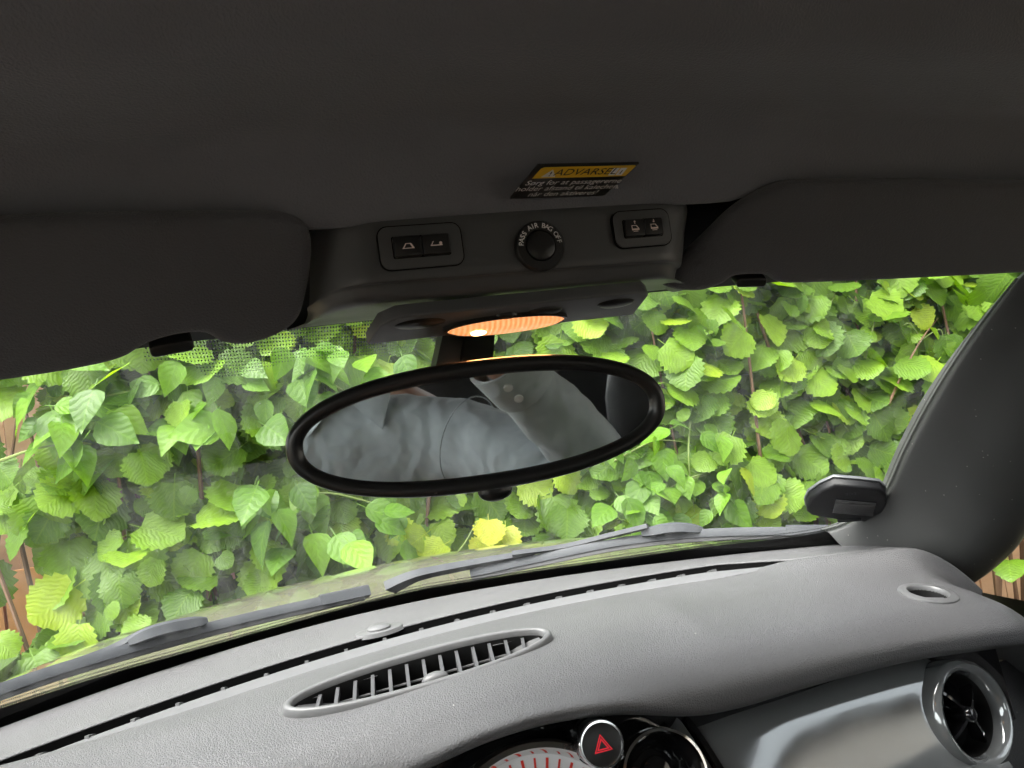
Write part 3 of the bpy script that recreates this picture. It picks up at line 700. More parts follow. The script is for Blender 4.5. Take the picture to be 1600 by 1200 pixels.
for i_, p in enumerate(PANEL):
    d_ = p-ac; a_, b_ = d_.dot(afr.x), d_.dot(afr.y); h_ = math.hypot(a_, b_); _ins.append(h_ < RC)
    if RC*.55 < h_ < RC: PANEL[i_] = p+(afr.x*a_+afr.y*b_)*(RC/h_-1)
mesh_obj('lacquered_panel', PANEL, [f for f in grid_faces(40, 36) if not all(_ins[i_] for i_ in f)], M['trim'], tr_)
lathe('bezel', afr, [(.058, -.03), (.057, -.004), (.055, .002), (.051, .0045), (.047, .003), (.0435, -.003), (.042, -.012)], M['trim'], av, 64)
lathe('vent_duct', afr, [(.0425, -.010), (.041, -.02), (.040, -.045)], M['duct'], av, 48)
lathe('vent_floor', afr, [(.041, -.043), (0, -.043)], M['matt'], av, 40)
lathe('vane_hub', afr, [(.009, -.03), (.009, -.008), (.0075, -.002), (.004, .001), (0, .0015)], M['gloss'], av, 24)
for k in range(4):
    a = R(35+90*k); c, s = math.cos(a), math.sin(a)
    sweep('vane', cr([afr(.007*c, .007*s, -.008), afr(.024*c, .024*s, -.012), afr(.041*c, .041*s, -.02)], 8), [(-.0012, -.012), (.0012, -.012), (.0016, .003), (-.0016, .003)], afr.z, M['gloss'], av)
# lower dash body below the trim
V = []
for i in range(50):
    X = lerp(.10, .65, i/49)
    V += [(X, .80, Zb(X)-.03-10*max(0, X-.575)**2), (X, .757, Zb(X)-.034-10*max(0, X-.575)**2), (X, .752, .80), (X, .70, .66), (X, .76, .45)]
mesh_obj('lower_dash', V, grid_faces(50, 5), M['dash'], dash)

# ================================================================== OVERHEAD CONSOLE
con = empty('overhead_console')
tag(con, 'dark plastic overhead console with switches, round knob and lit reading lamp', 'console')
SEAM = [onz(490, 345, 1.302), onz(800, 330, 1.302), onz(1100, 312, 1.302)]
YC = .452
def con_pt(px, py, Y): return ony(px, py, Y)
# columns along X, each a profile from the seam down the face, round the chin and forward to the glass
colsC = []
def ccol(ptop, pbot, plow, xf, wf):
    # ptop seam px, pbot chin px, plow lowest visible px (underside front)
    a = ony(*ptop, YC); b = ony(*pbot, YC+.004)
    return a, b
NCX = 41
topL, topR = ony(488, 346, YC), ony(1104, 312, YC)
chinL, chinR = ony(488, 480, YC), ony(1104, 428, YC)
lowL, lowR = ony(448, 514, .53), ony(1100, 446, .53)
V = []
NP = 34
for i in range(NCX):
    u = i/(NCX-1); e = abs(2*u-1); ee = max(0, (e-.70)/.30); rnd_ = 1-math.sqrt(max(0, 1-ee*ee))
    a = topL.lerp(topR, u); 
    cx = lerp(chinL.x, chinR.x, u); cz = lerp(chinL.z, chinR.z, u)
    lx = lerp(lowL.x, lowR.x, u); lz = lerp(lowL.z, lowR.z, u)
    # rounded ends: the face turns forwards
    fwd = .055*rnd_
    P = [Vector((a.x, a.y+.012+fwd*.6, a.z+.006)), Vector((a.x, a.y+fwd*.6, a.z)), Vector((lerp(a.x, cx, .35), a.y-.001+fwd*.8, lerp(a.z, cz, .35))),
         Vector((lerp(a.x, cx, .75), a.y-.002+fwd, lerp(a.z, cz, .75))), Vector((cx, a.y+.001+fwd, cz+.010)), Vector((cx, a.y+.006+fwd, cz+.002+.004*rnd_)), Vector((lerp(cx, lx, .3), a.y+.018+fwd, lerp(cz, lz, .3))),
         Vector((lerp(cx, lx, .75), a.y+.05+fwd*.5, lerp(cz, lz, .8))), Vector((lx, .53, lz)), Vector((lx*1.0, .555, lz+.010)), Vector((lx*.98, .565, lz+.05))]
    V += cr(P, NP)
mesh_obj('housing', V, grid_faces(NCX, NP), M['console'], con)
# face frame for the switches
fz = Vector((0, -1, -.02)).normalized(); cfr = Frame(ony(843, 385, YC-.003), (1, 0, 0), fz)
def face_at(px, py, off=0): return onplane(px, py, Vector((0, YC-.0032-off, 1.27)), fz)
def switch(px, py, w_, h_, name, icons, lab):
    o = face_at(px, py); fr = Frame(o, (1, 0, .0), fz)
    sw = empty(name); sw.parent = con; sw['label'] = lab
    slab('surround', fr, rrect(w_+.0012, h_+.0012, .0062), -.004, .0004, 0, M['matt'], sw)
    slab('switch_plate', fr, rrect(w_, h_, .0058), -.003, .0010, .0005, M['console'], sw)
    slab('recess', fr, rrect(w_*.70, h_*.52, .0012), 0, .0012, 0, M['matt'], sw)
    for sg in (-1, 1):
        bfr = Frame(fr(sg*w_*.17, 0, .001), fr.x, fr.z)
        b = slab('button', bfr, rrect(w_*.332, h_*.48, .0012), 0, .0032, .0008, M['button'], sw)
        flat('icon', bfr, icons(sg), M['printpink'], sw, .0034)
    return sw
def rect(x0, y0, x1, y1): return [(x0, y0), (x1, y0), (x1, y1), (x0, y1)]
def ic_roof(sg):
    k = .0012
    if sg < 0: return [[(-3*k, -1.4*k), (3*k, -1.4*k), (3*k, -1*k), (-3*k, -1*k)], [(-3*k, -1.4*k), (-2.2*k, -1.2*k), (-.8*k, 1*k), (-1.2*k, 1.3*k)], [(-1.2*k, 1.3*k), (-.8*k, .9*k), (1.2*k, .9*k), (1.6*k, 1.3*k)], [(1.6*k, 1.3*k), (.9*k, .9*k), (2*k, -1.1*k), (3*k, -1.1*k)]]
    return [[(-3*k, -1.0*k), (3*k, -1.0*k), (3*k, -.5*k), (-3*k, -.5*k)], [(-3*k, -1*k), (-2.4*k, -.8*k), (-1.2*k, 1.3*k), (-1.6*k, 1.4*k)], [(2.2*k+.8*k*math.cos(a*.7), .2*k+.8*k*math.sin(a*.7)) for a in range(9)]]
def ic_win(sg):
    k = .0011
    s_ = [rect(-2.4*k, -1.6*k, 2.4*k, -.6*k), [(-2.4*k, -.6*k), (-1.9*k, -.6*k), (-1.9*k, 1*k), (-2.4*k, 1.4*k)], [(-2.4*k, 1.4*k), (-1.9*k, 1*k), (.6*k, 1*k), (.9*k, 1.4*k)], [(.9*k, 1.4*k), (.4*k, 1*k), (1.7*k, -.6*k), (2.4*k, -.6*k)], rect(-1.6*k, -2.4*k, 1.6*k, -2*k)]
    if sg < 0: s_ += [rect(-.25*k, 2.2*k, .25*k, 3.4*k), [(-.8*k, 3.3*k), (.8*k, 3.3*k), (0, 4.3*k)]]
    else: s_ += [rect(-.25*k, 3*k, .25*k, 4.2*k), [(-.8*k, 3.1*k), (0, 2.1*k), (.8*k, 3.1*k)]]
    return s_
switch(658, 385, .050, .0255, 'roof_switch', ic_roof, 'pair of black roof buttons with pale folding roof symbols')
switch(1003, 357, .040, .0235, 'window_switch', ic_win, 'pair of black window buttons with pale arrows and car symbols')
# knob with arched lettering
kn = empty('airbag_lamp'); kn.parent = con; kn['label'] = 'round black airbag lamp with white arched lettering'
kfr = Frame(face_at(843, 385), (1, 0, 0), fz)
lathe('ring', kfr, [(.0162, -.002), (.0160, .001), (.0150, .0022), (.0100, .0024), (.0097, .0015)], M['button'], kn, 48)
lathe('cap', kfr, [(.0095, .001), (.0092, .0030), (.0080, .0036), (0, .0030)], M['button'], kn, 40)
txt = 'PASS AIR BAG OFF'
for k, ch in enumerate(txt):
    if ch == ' ': continue
    a = R(172-164*k/(len(txt)-1)); rr = .0126
    text_obj('letter', ch, .0044, Frame(kfr(rr*math.cos(a), rr*math.sin(a)), kfr.x*math.sin(a)-kfr.y*math.cos(a), fz), M['print'], kn, off=.0027, bold=.00006)
hdr = []
for i in range(61):
    s_ = -1+2*i/60
    hdr += [wp(s_, .885, -.002), wp(s_, .895, -.008), wp(s_, .96, -.008), wp(s_, 1.04, -.006), Vector((wp(s_, 1).x, wp(s_, 1).y-.02, 1.42))]
mesh_obj('header_trim', hdr, grid_faces(61, 5), M['duct'], car)  # near-black colour puts shade into the gaps above the visors
# lamp panel on the underside
ln0, ln1 = ony(605, 512, .474), ony(1035, 452, .474)
lp = empty('reading_lamp'); lp.parent = con; lp['label'] = 'lit orange reading lamp lens under the console'
uz = Vector((0, -.30, -.95)).normalized()
pfr = Frame(ony(815, 484, .470), (1, 0, .0), uz)
pan = slab('lamp_panel', pfr, [(-.098, -.022), (.088, -.022), (.088, .006), (.082, .012), (-.082, .012), (-.092, .004)], -.006, .0025, .0015, M['console'], con)
lfr = Frame(ony(792, 507, .478), (1, 0, .0), uz)
lathe('lens', lfr, [(.0405, -.004), (.0400, .0005), (.036, .0022), (.022, .0036), (0, .004)], M['lens'], lp, 48, 1, .25)
lathe('lens_frame', lfr, [(.0425, -.003), (.0425, .001), (.0400, .001)], M['button'], lp, 48, 1, .265)
lathe('bulb', Frame(lfr(-.02, 0, .0032), lfr.x, lfr.z), [(.006, -.002), (.005, .0012), (.002, .002), (0, .0021)], M['bulb'], lp, 16, 1, .6)
for px, py, s_ in ((655, 496, .019), (960, 466, .015), (850, 478, .013), (790, 486, .008)):
    bfr = Frame(ony(px, py, .470), (1, 0, .0), uz)
    lathe('lamp_button', bfr, [(s_, -.004), (s_*.97, .003), (s_*.8, .0048), (s_*.4, .0056), (0, .0058)], M['button'], con, 32, 1, .42)
ll = bpy.data.lights.new('lamp_glow', 'AREA'); ll.shape = 'ELLIPSE'; ll.size = .06; ll.size_y = .025; ll.energy = .013; ll.color = (1, .42, .12)
lo_ = bpy.data.objects.new('lamp_glow', ll); COL.objects.link(lo_); lo_.location = lfr(0, 0, .0065); lo_.rotation_euler = lfr.z.to_track_quat('-Z', 'Y').to_euler(); lo_.parent = lp

# warning sticker on the lining
stk = empty('warning_sticker')
tag(stk, 'slanted black and yellow Danish warning sticker on the roof lining', 'sticker')
s0, s1, s2, s3 = [ony(px, py, y_) for px, py, y_ in ((797, 308, .440), (943, 303, .440), (998, 254, .410), (840, 256, .410))]
so_ = (s0+s1+s2+s3)/4; sx_ = (s1-s0+s2-s3); sn_ = (s1-s0).cross(s3-s0)
if sn_.y > 0: sn_ = -sn_
stf = Frame(so_+sn_.normalized()*.001, sx_, sn_)
def loc(p): d = p-stf.o; return (d.dot(stf.x), d.dot(stf.y))
q = [loc(p) for p in (s0, s1, s2, s3)]
def ql(u, v): a = (lerp(q[0][0], q[1][0], u), lerp(q[0][1], q[1][1], u)); b = (lerp(q[3][0], q[2][0], u), lerp(q[3][1], q[2][1], u)); return (lerp(a[0], b[0], v), lerp(a[1], b[1], v))
slab('sticker_film', stf, [ql(0, 0), ql(1, 0), ql(1, 1), ql(0, 1)], -.0012, .0003, .0001, M['stickblack'], stk, 1)
flat('yellow_band', stf, [[ql(.04, .64), ql(.99, .64), ql(.985, .95), ql(.965, .975), ql(.07, .97), ql(.045, .93)]], M['yellow'], stk, .0006)
def tfr(u, v): return Frame(stf(*ql(u, v)), stf.x, stf.z)
HT = abs(q[3][1]-q[0][1])
sh = (q[3][0]-q[0][0])/(q[3][1]-q[0][1])
text_obj('lettering', 'ADVARSEL', HT*.27, tfr(.52, .81), M['stickblack'], stk, .3, off=.0009)
for k, (l_, v_) in enumerate((('Sørg for at passagererne', .51), ('holder afstand til kalechen,', .33), ('når den aktiveres!', .15))):
    text_obj('lettering', l_, HT*.20, tfr(.50, v_), M['print'], stk, .3, off=.0009)
def sk(u, v, pts): c = ql(u, v); return [(c[0]+x_+sh*y_*.6, c[1]+y_) for x_, y_ in pts]
k = HT*.11
flat('warning_symbol', stf, [sk(.175, .80, [(-1.3*k, -k), (1.3*k, -k), (0, k)])], M['print'], stk, .0009)
flat('warning_mark', stf, [sk(.175, .80, [(-.12*k, -.2*k), (.12*k, -.2*k), (.12*k, .5*k), (-.12*k, .5*k)]), sk(.175, .80, [(-.12*k, -.7*k), (.12*k, -.7*k), (.12*k, -.45*k), (-.12*k, -.45*k)])], M['stickblack'], stk, .0012)
flat('book_symbol', stf, [sk(.85, .80, [(-1.3*k, -k), (-.1*k, -k), (-.1*k, k), (-1.3*k, k)]), sk(.85, .80, [(.1*k, -k), (1.3*k, -k), (1.3*k, k), (.1*k, k)])], M['print'], stk, .0009)
flat('book_mark', stf, [sk(.885, .80, [(-.1*k, -.5*k), (.1*k, -.5*k), (.1*k, .5*k), (-.1*k, .5*k)])], M['stickblack'], stk, .0012)

# ================================================================== SUN VISORS
def visor(pxs, label, clip_px, side, nm='sun_visor'):
    VP = Vector((side*.13, .445, 1.302)); VN = Vector((-side*.2, -1.05, -1)).normalized(); vfr_ = Frame(VP, (1, 0, 0), VN)
    t = empty(nm); tag(t, label, 'sun visor', 'sun visors')
    ol = []
    for px, py in pxs:
        p = onplane(px, py, VP+VN*.004, VN); d = p-VP; ol.append((d.dot(vfr_.x), d.dot(vfr_.y)))
    ol = [(v.x, v.y) for v in crclosed([Vector((a, b, 0)) for a, b in ol], len(ol)*5)]
    # padded board: rings
    n = len(ol); cx = sum(a for a, b in ol)/n; cy = sum(b for a, b in ol)/n
    ring = [(.002, -.010), (0, -.007), (0, -.003), (.0007, .0), (.0022, .0022), (.0045, .0034), (.0075, .0038)]
    bm = bmesh.new(); prev = None
    nor = []
    for i in range(n):
        a, b = ol[i-1], ol[(i+1) % n]; tx, ty = b[0]-a[0], b[1]-a[1]; l = math.hypot(tx, ty); nor.append((-ty/l, tx/l))
    area = sum(ol[i][0]*ol[(i+1) % n][1]-ol[(i+1) % n][0]*ol[i][1] for i in range(n)); sg = 1 if area > 0 else -1
    for d, h in ring:
        vs = [bm.verts.new(vfr_(ol[i][0]+sg*nor[i][0]*d, ol[i][1]+sg*nor[i][1]*d, h)) for i in range(n)]
        if prev:
            for i in range(n): bm.faces.new((prev[i], prev[(i+1) % n], vs[(i+1) % n], vs[i]))
        prev = vs
    bm.faces.new(prev); bmesh.ops.triangulate(bm, faces=[bm.faces[-1]] if False else [f for f in bm.faces if len(f.verts) > 4])
    bmesh.ops.recalc_face_normals(bm, faces=bm.faces)
    me = bpy.data.meshes.new('board'); bm.to_mesh(me); bm.free(); link('board', me, M['visor'], t, True, 40)
    cp = onplane(*clip_px, VP-VN*.004, VN)
    cfr_ = Frame(cp, (1, 0, 0), VN)
    slab('visor_clip', cfr_, rrect(.024, .008, .003), -.006, .004, .0015, M['button'], t)
    return t
visor([(-330, 640), (-150, 622), (0, 602), (120, 583), (190, 566), (232, 543), (280, 529), (322, 527), (350, 541), (390, 543), (440, 526), (470, 500), (484, 450), (491, 400), (484, 362), (455, 345), (380, 342), (150, 346), (0, 352), (-330, 372)],
      'dark fabric sun visor folded up on the driver side, beside the roof buttons', (268, 540), -1)
visor([(1036, 446), (1055, 457), (1095, 459), (1130, 448), (1150, 436), (1195, 434), (1215, 444), (1250, 447), (1400, 441), (1590, 431), (1720, 420), (1730, 300), (1600, 291), (1400, 289), (1250, 291), (1200, 304), (1150, 335), (1105, 378), (1060, 420)],
      'dark fabric sun visor folded up on the passenger side, above the pillar', (1172, 438), 1)

# ================================================================== REAR-VIEW MIRROR
mir = empty('rear_view_mirror')
tag(mir, 'oval black rear-view mirror reflecting a grey shirt, hanging under the lamp', 'mirror')
MC = ony(752, 665, .445)
TGT = Vector((-.13, -.42, .985))
mn = ((CAM-MC).normalized()+(TGT-MC).normalized()).normalized()
mxa = (ony(1045, 605, .445)-ony(450, 695, .445))
mfr = Frame(MC, mxa, mn)
MA, MB = .1130, .0385
def mring(name, pr_, m, cap=False, nn=96):
    V = []
    for k in range(nn):
        a = 2*math.pi*k/nn; c, s = math.cos(a), math.sin(a); pw = 2/2.25
        c, s = math.copysign(abs(c)**pw, c), math.copysign(abs(s)**pw, s)
        for d, h in pr_: V.append(mfr((MA+d)*c, (MB+d)*s, h))
    F = grid_faces(nn, len(pr_), True)
    if cap: F.append(tuple(k*len(pr_)+len(pr_)-1 for k in range(nn)))
    return mesh_obj(name, V, F, m, mir, autosmooth=60)
mring('housing', [(-.0090, .0000), (-.0094, .0014), (-.0078, .0042), (-.0040, .0058), (-.0008, .0042), (.0006, -.001), (-.001, -.010), (-.005, -.018), (-.014, -.026), (-.026, -.030)], M['button'], True)
mring('glass_seal', [(-.0075, .0002), (-.0092, .0004)], M['rubber'])
V = [mfr((MA-.009)*math.copysign(abs(math.cos(a))**(2/2.25), math.cos(a)), (MB-.009)*math.copysign(abs(math.sin(a))**(2/2.25), math.sin(a)), .0004) for a in [2*math.pi*k/96 for k in range(96)]]
mg = mesh_obj('mirror_glass', V, [tuple(range(96))], M['mirror'], mir, False)
lev = mfr(.004, -MB-.002, -.006)
sweep('dip_lever', cr([lev+Vector((0, .004, .012)), lev, lev+mfr.y*-.006], 8), circ(.011, 16, .006), (0, -1, 0), M['button'], mir, scale=[1, 1, 1, 1, .98, .9, .75, .4])
stp = [mfr(-.004, .005, -.026), mfr(-.008, .022, -.060), ony(722, 535, .545), ony(730, 470, .60)]
sweep('stalk', cr(stp, 16), [(-.017, -.009), (-.012, -.011), (.012, -.011), (.017, -.009), (.017, .007), (.010, .011), (-.010, .011), (-.017, .007)], (0, -1, 0), M['pillar'], mir)
stp2 = [p+Vector((.010, -.012, 0)) for p in stp]
sweep('cable_cover', cr(stp2, 12), [(-.012, -.002), (.012, -.002), (.011, .002), (-.011, .002)], (0, -1, 0), M['button'], mir)

# ================================================================== PARKING DISC
pk = empty('parking_disc')
tag(pk, 'black electronic parking disc stuck low on the windscreen beside the pillar', 'parking disc')
pc = wp(*onglass(1320, 772, -.006), -.006)
_s, _t = onglass(1320, 772); e = .01
gn = (wp(_s+e, _t)-wp(_s-e, _t)).cross(wp(_s, _t+e)-wp(_s, _t-e)).normalized()
if gn.y > 0: gn = -gn
pfz = Frame(pc, wp(_s+e, _t)-wp(_s-e, _t), gn)
def dloc(px, py): d = onplane(px, py, pc, gn)-pc; return (d.dot(pfz.x), d.dot(pfz.y))
ol = [dloc(*p) for p in ((1256, 777), (1262, 764), (1280, 751), (1302, 741), (1340, 744), (1374, 748), (1384, 758), (1385, 773), (1378, 787), (1352, 803), (1320, 801), (1288, 796), (1264, 791), (1257, 785))]
ol2 = [(a*.965, b*.94) for a, b in ol]
slab('backing_plate', pfz, ol, 0, .004, .0006, mat('disc_edge', (.10, .105, .11), .35), pk)
slab('disc_body', pfz, ol2, .004, .016, .004, M['disc'], pk)
a0 = [dloc(*p) for p in ((1302, 762), (1372, 768), (1366, 792), (1296, 786))]
slab('display', pfz, [(a*.9, b*.9) for a, b in a0], .015, .0175, .0008, M['gloss'], pk)
slab('button', pfz, rrect(.03, .006, .0015, 3, *dloc(1325, 797)), .012, .0172, .0008, M['disc'], pk)
cx_, cy_ = dloc(1327, 755)
text_obj('lettering', 'ECE', .008, Frame(pfz(cx_, cy_), -pfz.x, pfz.z), M['wiper'], pk, off=.0165)

# ================================================================== WIPERS
def gp(px, py, off): return wp(*onglass(px, py, off), off)
def wiper(label, blade, cover, arm, pivot=None):
    t = empty('windscreen_wiper'); tag(t, label, 'wiper', 'windscreen wipers')
    bp = cr([gp(*p, .014) for p in blade], 50)
    sweep('blade', bp, [(-.004, -.007), (.004, -.007), (.005, 0), (.003, .006), (-.003, .007), (-.006, 0)], (0, .45, .9), M['wiper'], t)
    sweep('rubber_edge', [p+Vector((0, -.004, -.008)) for p in bp], [(-.0015, -.004), (.0015, -.004), (.002, .005), (-.002, .005)], (0, .45, .9), M['rubber'], t)
    c = cr([gp(*p, .020) for p in cover], 16)
    prf = [(-.010, -.008), (.010, -.008), (.010, .004), (.006, .008), (-.006, .008), (-.010, .004)]
    sweep('hinge_cover', c, prf, (0, .45, .9), M['wiper'], t, scale=[.55, .72, .85, .92, .96, 1, 1, 1, 1, 1, 1, 1, .97, .9, .75, .5])
    a = cr([gp(*p, .024) for p in arm], 24)
    sweep('arm', a, [(-.006, -.003), (.006, -.003), (.005, .004), (-.005, .004)], (0, .45, .9), M['wiper'], t)
    ec = bp[-1]; sweep('end_cap', [bp[-5], bp[-3], ec+(ec-bp[-2])*.5], [(-.007, -.008), (.007, -.008), (.007, .006), (.003, .009), (-.003, .009), (-.007, .006)], (0, .45, .9), M['wiper'], t)
    if pivot:
        p = cr([gp(*q_, .026) for q_ in pivot], 16)
        sweep('pivot_arm', p, [(-.014, -.006), (.014, -.006), (.012, .006), (-.012, .006)], (0, .45, .9), M['wiper'], t, scale=[1.25, 1.2, 1.15, 1.1, 1.05, 1, 1, .95, .9, .9, .85, .8, .8, .75, .7, .65])
        lathe('pivot_pin', Frame(gp(669, 893, .033), (1, 0, 0), (0, -.7, .7)), [(.006, -.004), (.006, .003), (.004, .005), (0, .005)], M['chrome'], t, 16)
wiper('grey wiper with hinge cover on the driver side, low at far left', [(-160, 1125), (-40, 1090), (100, 1043), (250, 1000), (400, 962), (568, 925)], [(200, 1005), (250, 985), (322, 970)], [(40, 1064), (110, 1038), (170, 1016), (222, 990)])
wiper('grey wiper with hinge cover on the passenger side, below the parking disc', [(735, 896), (830, 875), (950, 850), (1050, 837), (1150, 831), (1287, 830)], [(1003, 834), (1050, 826), (1098, 829)], [(800, 866), (880, 855), (950, 838), (1012, 823)], [(608, 918), (640, 903), (672, 894), (750, 879), (835, 864)])

# ================================================================== PERSON (met in the mirror) and seat
per = empty('person'); tag(per, 'person in grey-blue button shirt with raised arm, seen in the mirror', 'person')
def skinned(name, verts, edges, radii, m, parent, root=0, sub=2):
    me = bpy.data.meshes.new(name); me.from_pydata(verts, edges, []); o = bpy.data.objects.new(name, me); COL.objects.link(o)
    o.modifiers.new('s', 'SKIN'); sk_ = me.skin_vertices[0].data
    for k, r_ in enumerate(radii): sk_[k].radius = r_ if isinstance(r_, tuple) else (r_, r_)
    sk_[root].use_root = True
    sb = o.modifiers.new('d', 'SUBSURF'); sb.levels = sb.render_levels = sub
    bpy.context.view_layer.update()
    me2 = bpy.data.meshes.new_from_object(o.evaluated_get(bpy.context.evaluated_depsgraph_get())); bpy.data.objects.remove(o)
    return link(name, me2, m, parent)
PX = -.36
SH, EL_, WR = Vector((-.20, -.46, .965)), Vector((.085, -.27, .90)), Vector((-.085, -.085, 1.165))
HN = Vector((-.125, -.045, 1.225))
bv = [(PX, -.52, .55), (PX, -.53, .72), (PX, -.54, .88), (PX, -.55, 1.0), (PX, -.54, 1.09), (PX+.01, -.50, 1.16), (PX+.01, -.48, 1.24), (PX+.01, -.485, 1.30),
      SH, EL_, WR, HN, (-.53, -.46, 1.0), (-.62, -.32, .80), (-.50, -.10, .78), (-.48, -.02, .80),
      (PX+.1, -.40, .50), (PX+.12, .05, .56), (PX+.12, .25, .33), (PX-.1, -.40, .50), (PX-.12, .05, .56), (PX-.12, .25, .33)]
be = [(0, 1), (1, 2), (2, 3), (3, 4), (4, 5), (5, 6), (6, 7), (3, 8), (8, 9), (9, 10), (10, 11), (3, 12), (12, 13), (13, 14), (14, 15), (0, 16), (16, 17), (17, 18), (0, 19), (19, 20), (20, 21)]
brd = [(.15, .11), (.15, .11), (.16, .115), (.14, .10), .052, (.068, .08), (.074, .09), (.05, .06), .06, .042, .028, .030, .06, .042, .028, .034, .085, .062, .045, .085, .062, .045]
skinned('body', bv, be, brd, M['skin'], per)
# fingers of the raised hand, curled behind the camera
for k in range(5):
    b0 = HN+Vector((-.018+.011*k, -.012, .012-.004*abs(k-1.5)))
    if k == 4: pts = [HN+Vector((.022, -.01, -.006)), HN+Vector((.034, -.012, .016)), HN+Vector((.026, -.014, .038))]
    else: pts = [b0, b0+Vector((-.006, -.004, .028)), b0+Vector((-.016, -.016, .042)), b0+Vector((-.02, -.03, .036))]
    skinned('finger', pts, [(i, i+1) for i in range(len(pts)-1)], [.0092, .0086, .008, .007][:len(pts)], M['skin'], per, sub=1)
sv = [(PX, -.52, .58), (PX, -.53, .72), (PX, -.54, .88), (PX, -.545, .955), (PX, -.54, 1.02), SH, SH.lerp(EL_, .45), EL_, EL_.lerp(WR, .5), WR.lerp(EL_, .08), (-.53, -.46, 1.0), (-.62, -.32, .80), (-.50, -.12, .78)]
se = [(0, 1), (1, 2), (2, 3), (3, 4), (3, 5), (5, 6), (6, 7), (7, 8), (8, 9), (3, 10), (10, 11), (11, 12)]
srd = [(.17, .125), (.17, .125), (.17, .125), (.14, .095), (.07, .06), .082, .073, .062, .054, .043, .085, .06, .042]
shirt = skinned('shirt', sv, se, srd, M['shirt'], per)
dm = bpy.data.textures.new('cloth_folds', 'CLOUDS'); dm.noise_scale = .06; dm.noise_depth = 2
sbs = shirt.modifiers.new('fine', 'SUBSURF'); sbs.levels = sbs.render_levels = 1
mdf = shirt.modifiers.new('folds', 'DISPLACE'); mdf.texture = dm; mdf.strength = .016; mdf.texture_coords = 'GLOBAL'
sd_ = (EL_-SH).normalized()
lathe('shoulder_seam', Frame(SH.lerp(EL_, .16), (0, 0, 1), sd_), [(.0832+.0012*math.cos(a), .0012*math.sin(a)) for a in [2*math.pi*k/8 for k in range(9)]], M['shirt'], per, 40)
# collar, cuff, placket, buttons
for sg in (-1, 1):
    V = [(PX+sg*.012, -.405, 1.055), (PX+sg*.07, -.46, 1.12), (PX+sg*.085, -.425, 1.075), (PX+sg*.065, -.385, 1.005)]
    V += [(a, b-.006, c) for a, b, c in V]
    mesh_obj('collar', V, [(0, 1, 2, 3), (7, 6, 5, 4), (0, 3, 7, 4), (3, 2, 6, 7), (2, 1, 5, 6), (1, 0, 4, 5)], M['shirt'], per, False)
cdir = (WR-EL_).normalized()
cf = Frame(WR.lerp(EL_, .16), (0, 0, 1), cdir)
lathe('cuff', cf, [(.046, -.035), (.0475, -.033), (.0475, .026), (.046, .030), (.042, .029), (.041, -.03)], M['shirt'], per, 32)
for k in range(2):
    toM = (MC-cf.o).normalized(); a = math.atan2(toM.dot(cf.y), toM.dot(cf.x))+.3
    p = cf(.0475*math.cos(a), .0475*math.sin(a), .012-.024*k); nn_ = (cf.x*math.cos(a)+cf.y*math.sin(a))
    lathe('button', Frame(p, cdir, nn_), [(.006, 0), (.006, .0022), (.0035, .0026), (0, .0016)], M['dial'], per, 16)
lathe('hair', Frame((PX+.01, -.50, 1.255), (1, 0, 0), (0, -.25, 1)), [(.088, -.03), (.093, .01), (.085, .045), (.06, .07), (.0, .082)], M['hair'], per, 24, .9, 1.05)
fr_h = Vector((PX+.01, -.39, 1.215))
lathe('nose', Frame(fr_h+Vector((0, -.006, -.012)), (1, 0, 0), (0, 1, -.15)), [(.014, -.01), (.012, .008), (.007, .018), (0, .021)], M['skin'], per, 12, 1, 1.4)
for sg in (-1, 1):
    lathe('eye', Frame(fr_h+Vector((sg*.032, -.018, .015)), (1, 0, 0), (0, 1, 0)), [(.012, 0), (.009, .006), (0, .009)], M['print'], per, 12, 1, .6)
    lathe('ear', Frame(fr_h+Vector((sg*.078, -.09, 0)), (0, 1, 0), (sg, 0, 0)), [(.022, -.01), (.024, .006), (.014, .01), (0, .004)], M['skin'], per, 14, .7, 1.3)
lathe('mouth', Frame(fr_h+Vector((0, -.012, -.055)), (1, 0, 0), (0, 1, 0)), [(.022, 0), (.015, .004), (0, .005)], mat('lips', (.4, .16, .14), .45), per, 14, 1, .3)

st = empty('driver_seat'); tag(st, 'black leather driving seat behind the person, dark in the mirror', 'seat')
def pad_(name, c, sx, sy, sz, m, parent, rx=0):
    bm = bmesh.new(); bmesh.ops.create_cube(bm, size=1)
    bmesh.ops.subdivide_edges(bm, edges=bm.edges[:], cuts=3, use_grid_fill=True)
    for v in bm.verts:
        n_ = Vector((v.co.x*2, v.co.y*2, v.co.z*2)); k_ = (abs(n_.x)**5+abs(n_.y)**5+abs(n_.z)**5)**(1/5); v.co = Vector((n_.x/k_*sx/2, n_.y/k_*sy/2, n_.z/k_*sz/2))
    bmesh.ops.rotate(bm, verts=bm.verts, cent=(0, 0, 0), matrix=Matrix.Rotation(rx, 3, 'X')); bmesh.ops.translate(bm, verts=bm.verts, vec=c)
    me = bpy.data.meshes.new(name); bm.to_mesh(me); bm.free(); return link(name, me, m, parent)
pad_('backrest', (PX, -.78, .78), .48, .14, .64, M['seat'], st, R(14))
pad_('cushion', (PX, -.42, .40), .48, .55, .16, M['seat'], st, R(6))
pad_('headrest', (PX, -.90, 1.18), .27, .10, .17, M['seat'], st, R(10))
st2 = empty('passenger_seat'); tag(st2, 'black leather passenger seat next to the driving seat', 'seat')
pad_('backrest', (.36, -.78, .78), .48, .14, .64, M['seat'], st2, R(14))
pad_('cushion', (.36, -.42, .40), .48, .55, .16, M['seat'], st2, R(6))
pad_('headrest', (.36, -.90, 1.18), .27, .10, .17, M['seat'], st2, R(10))

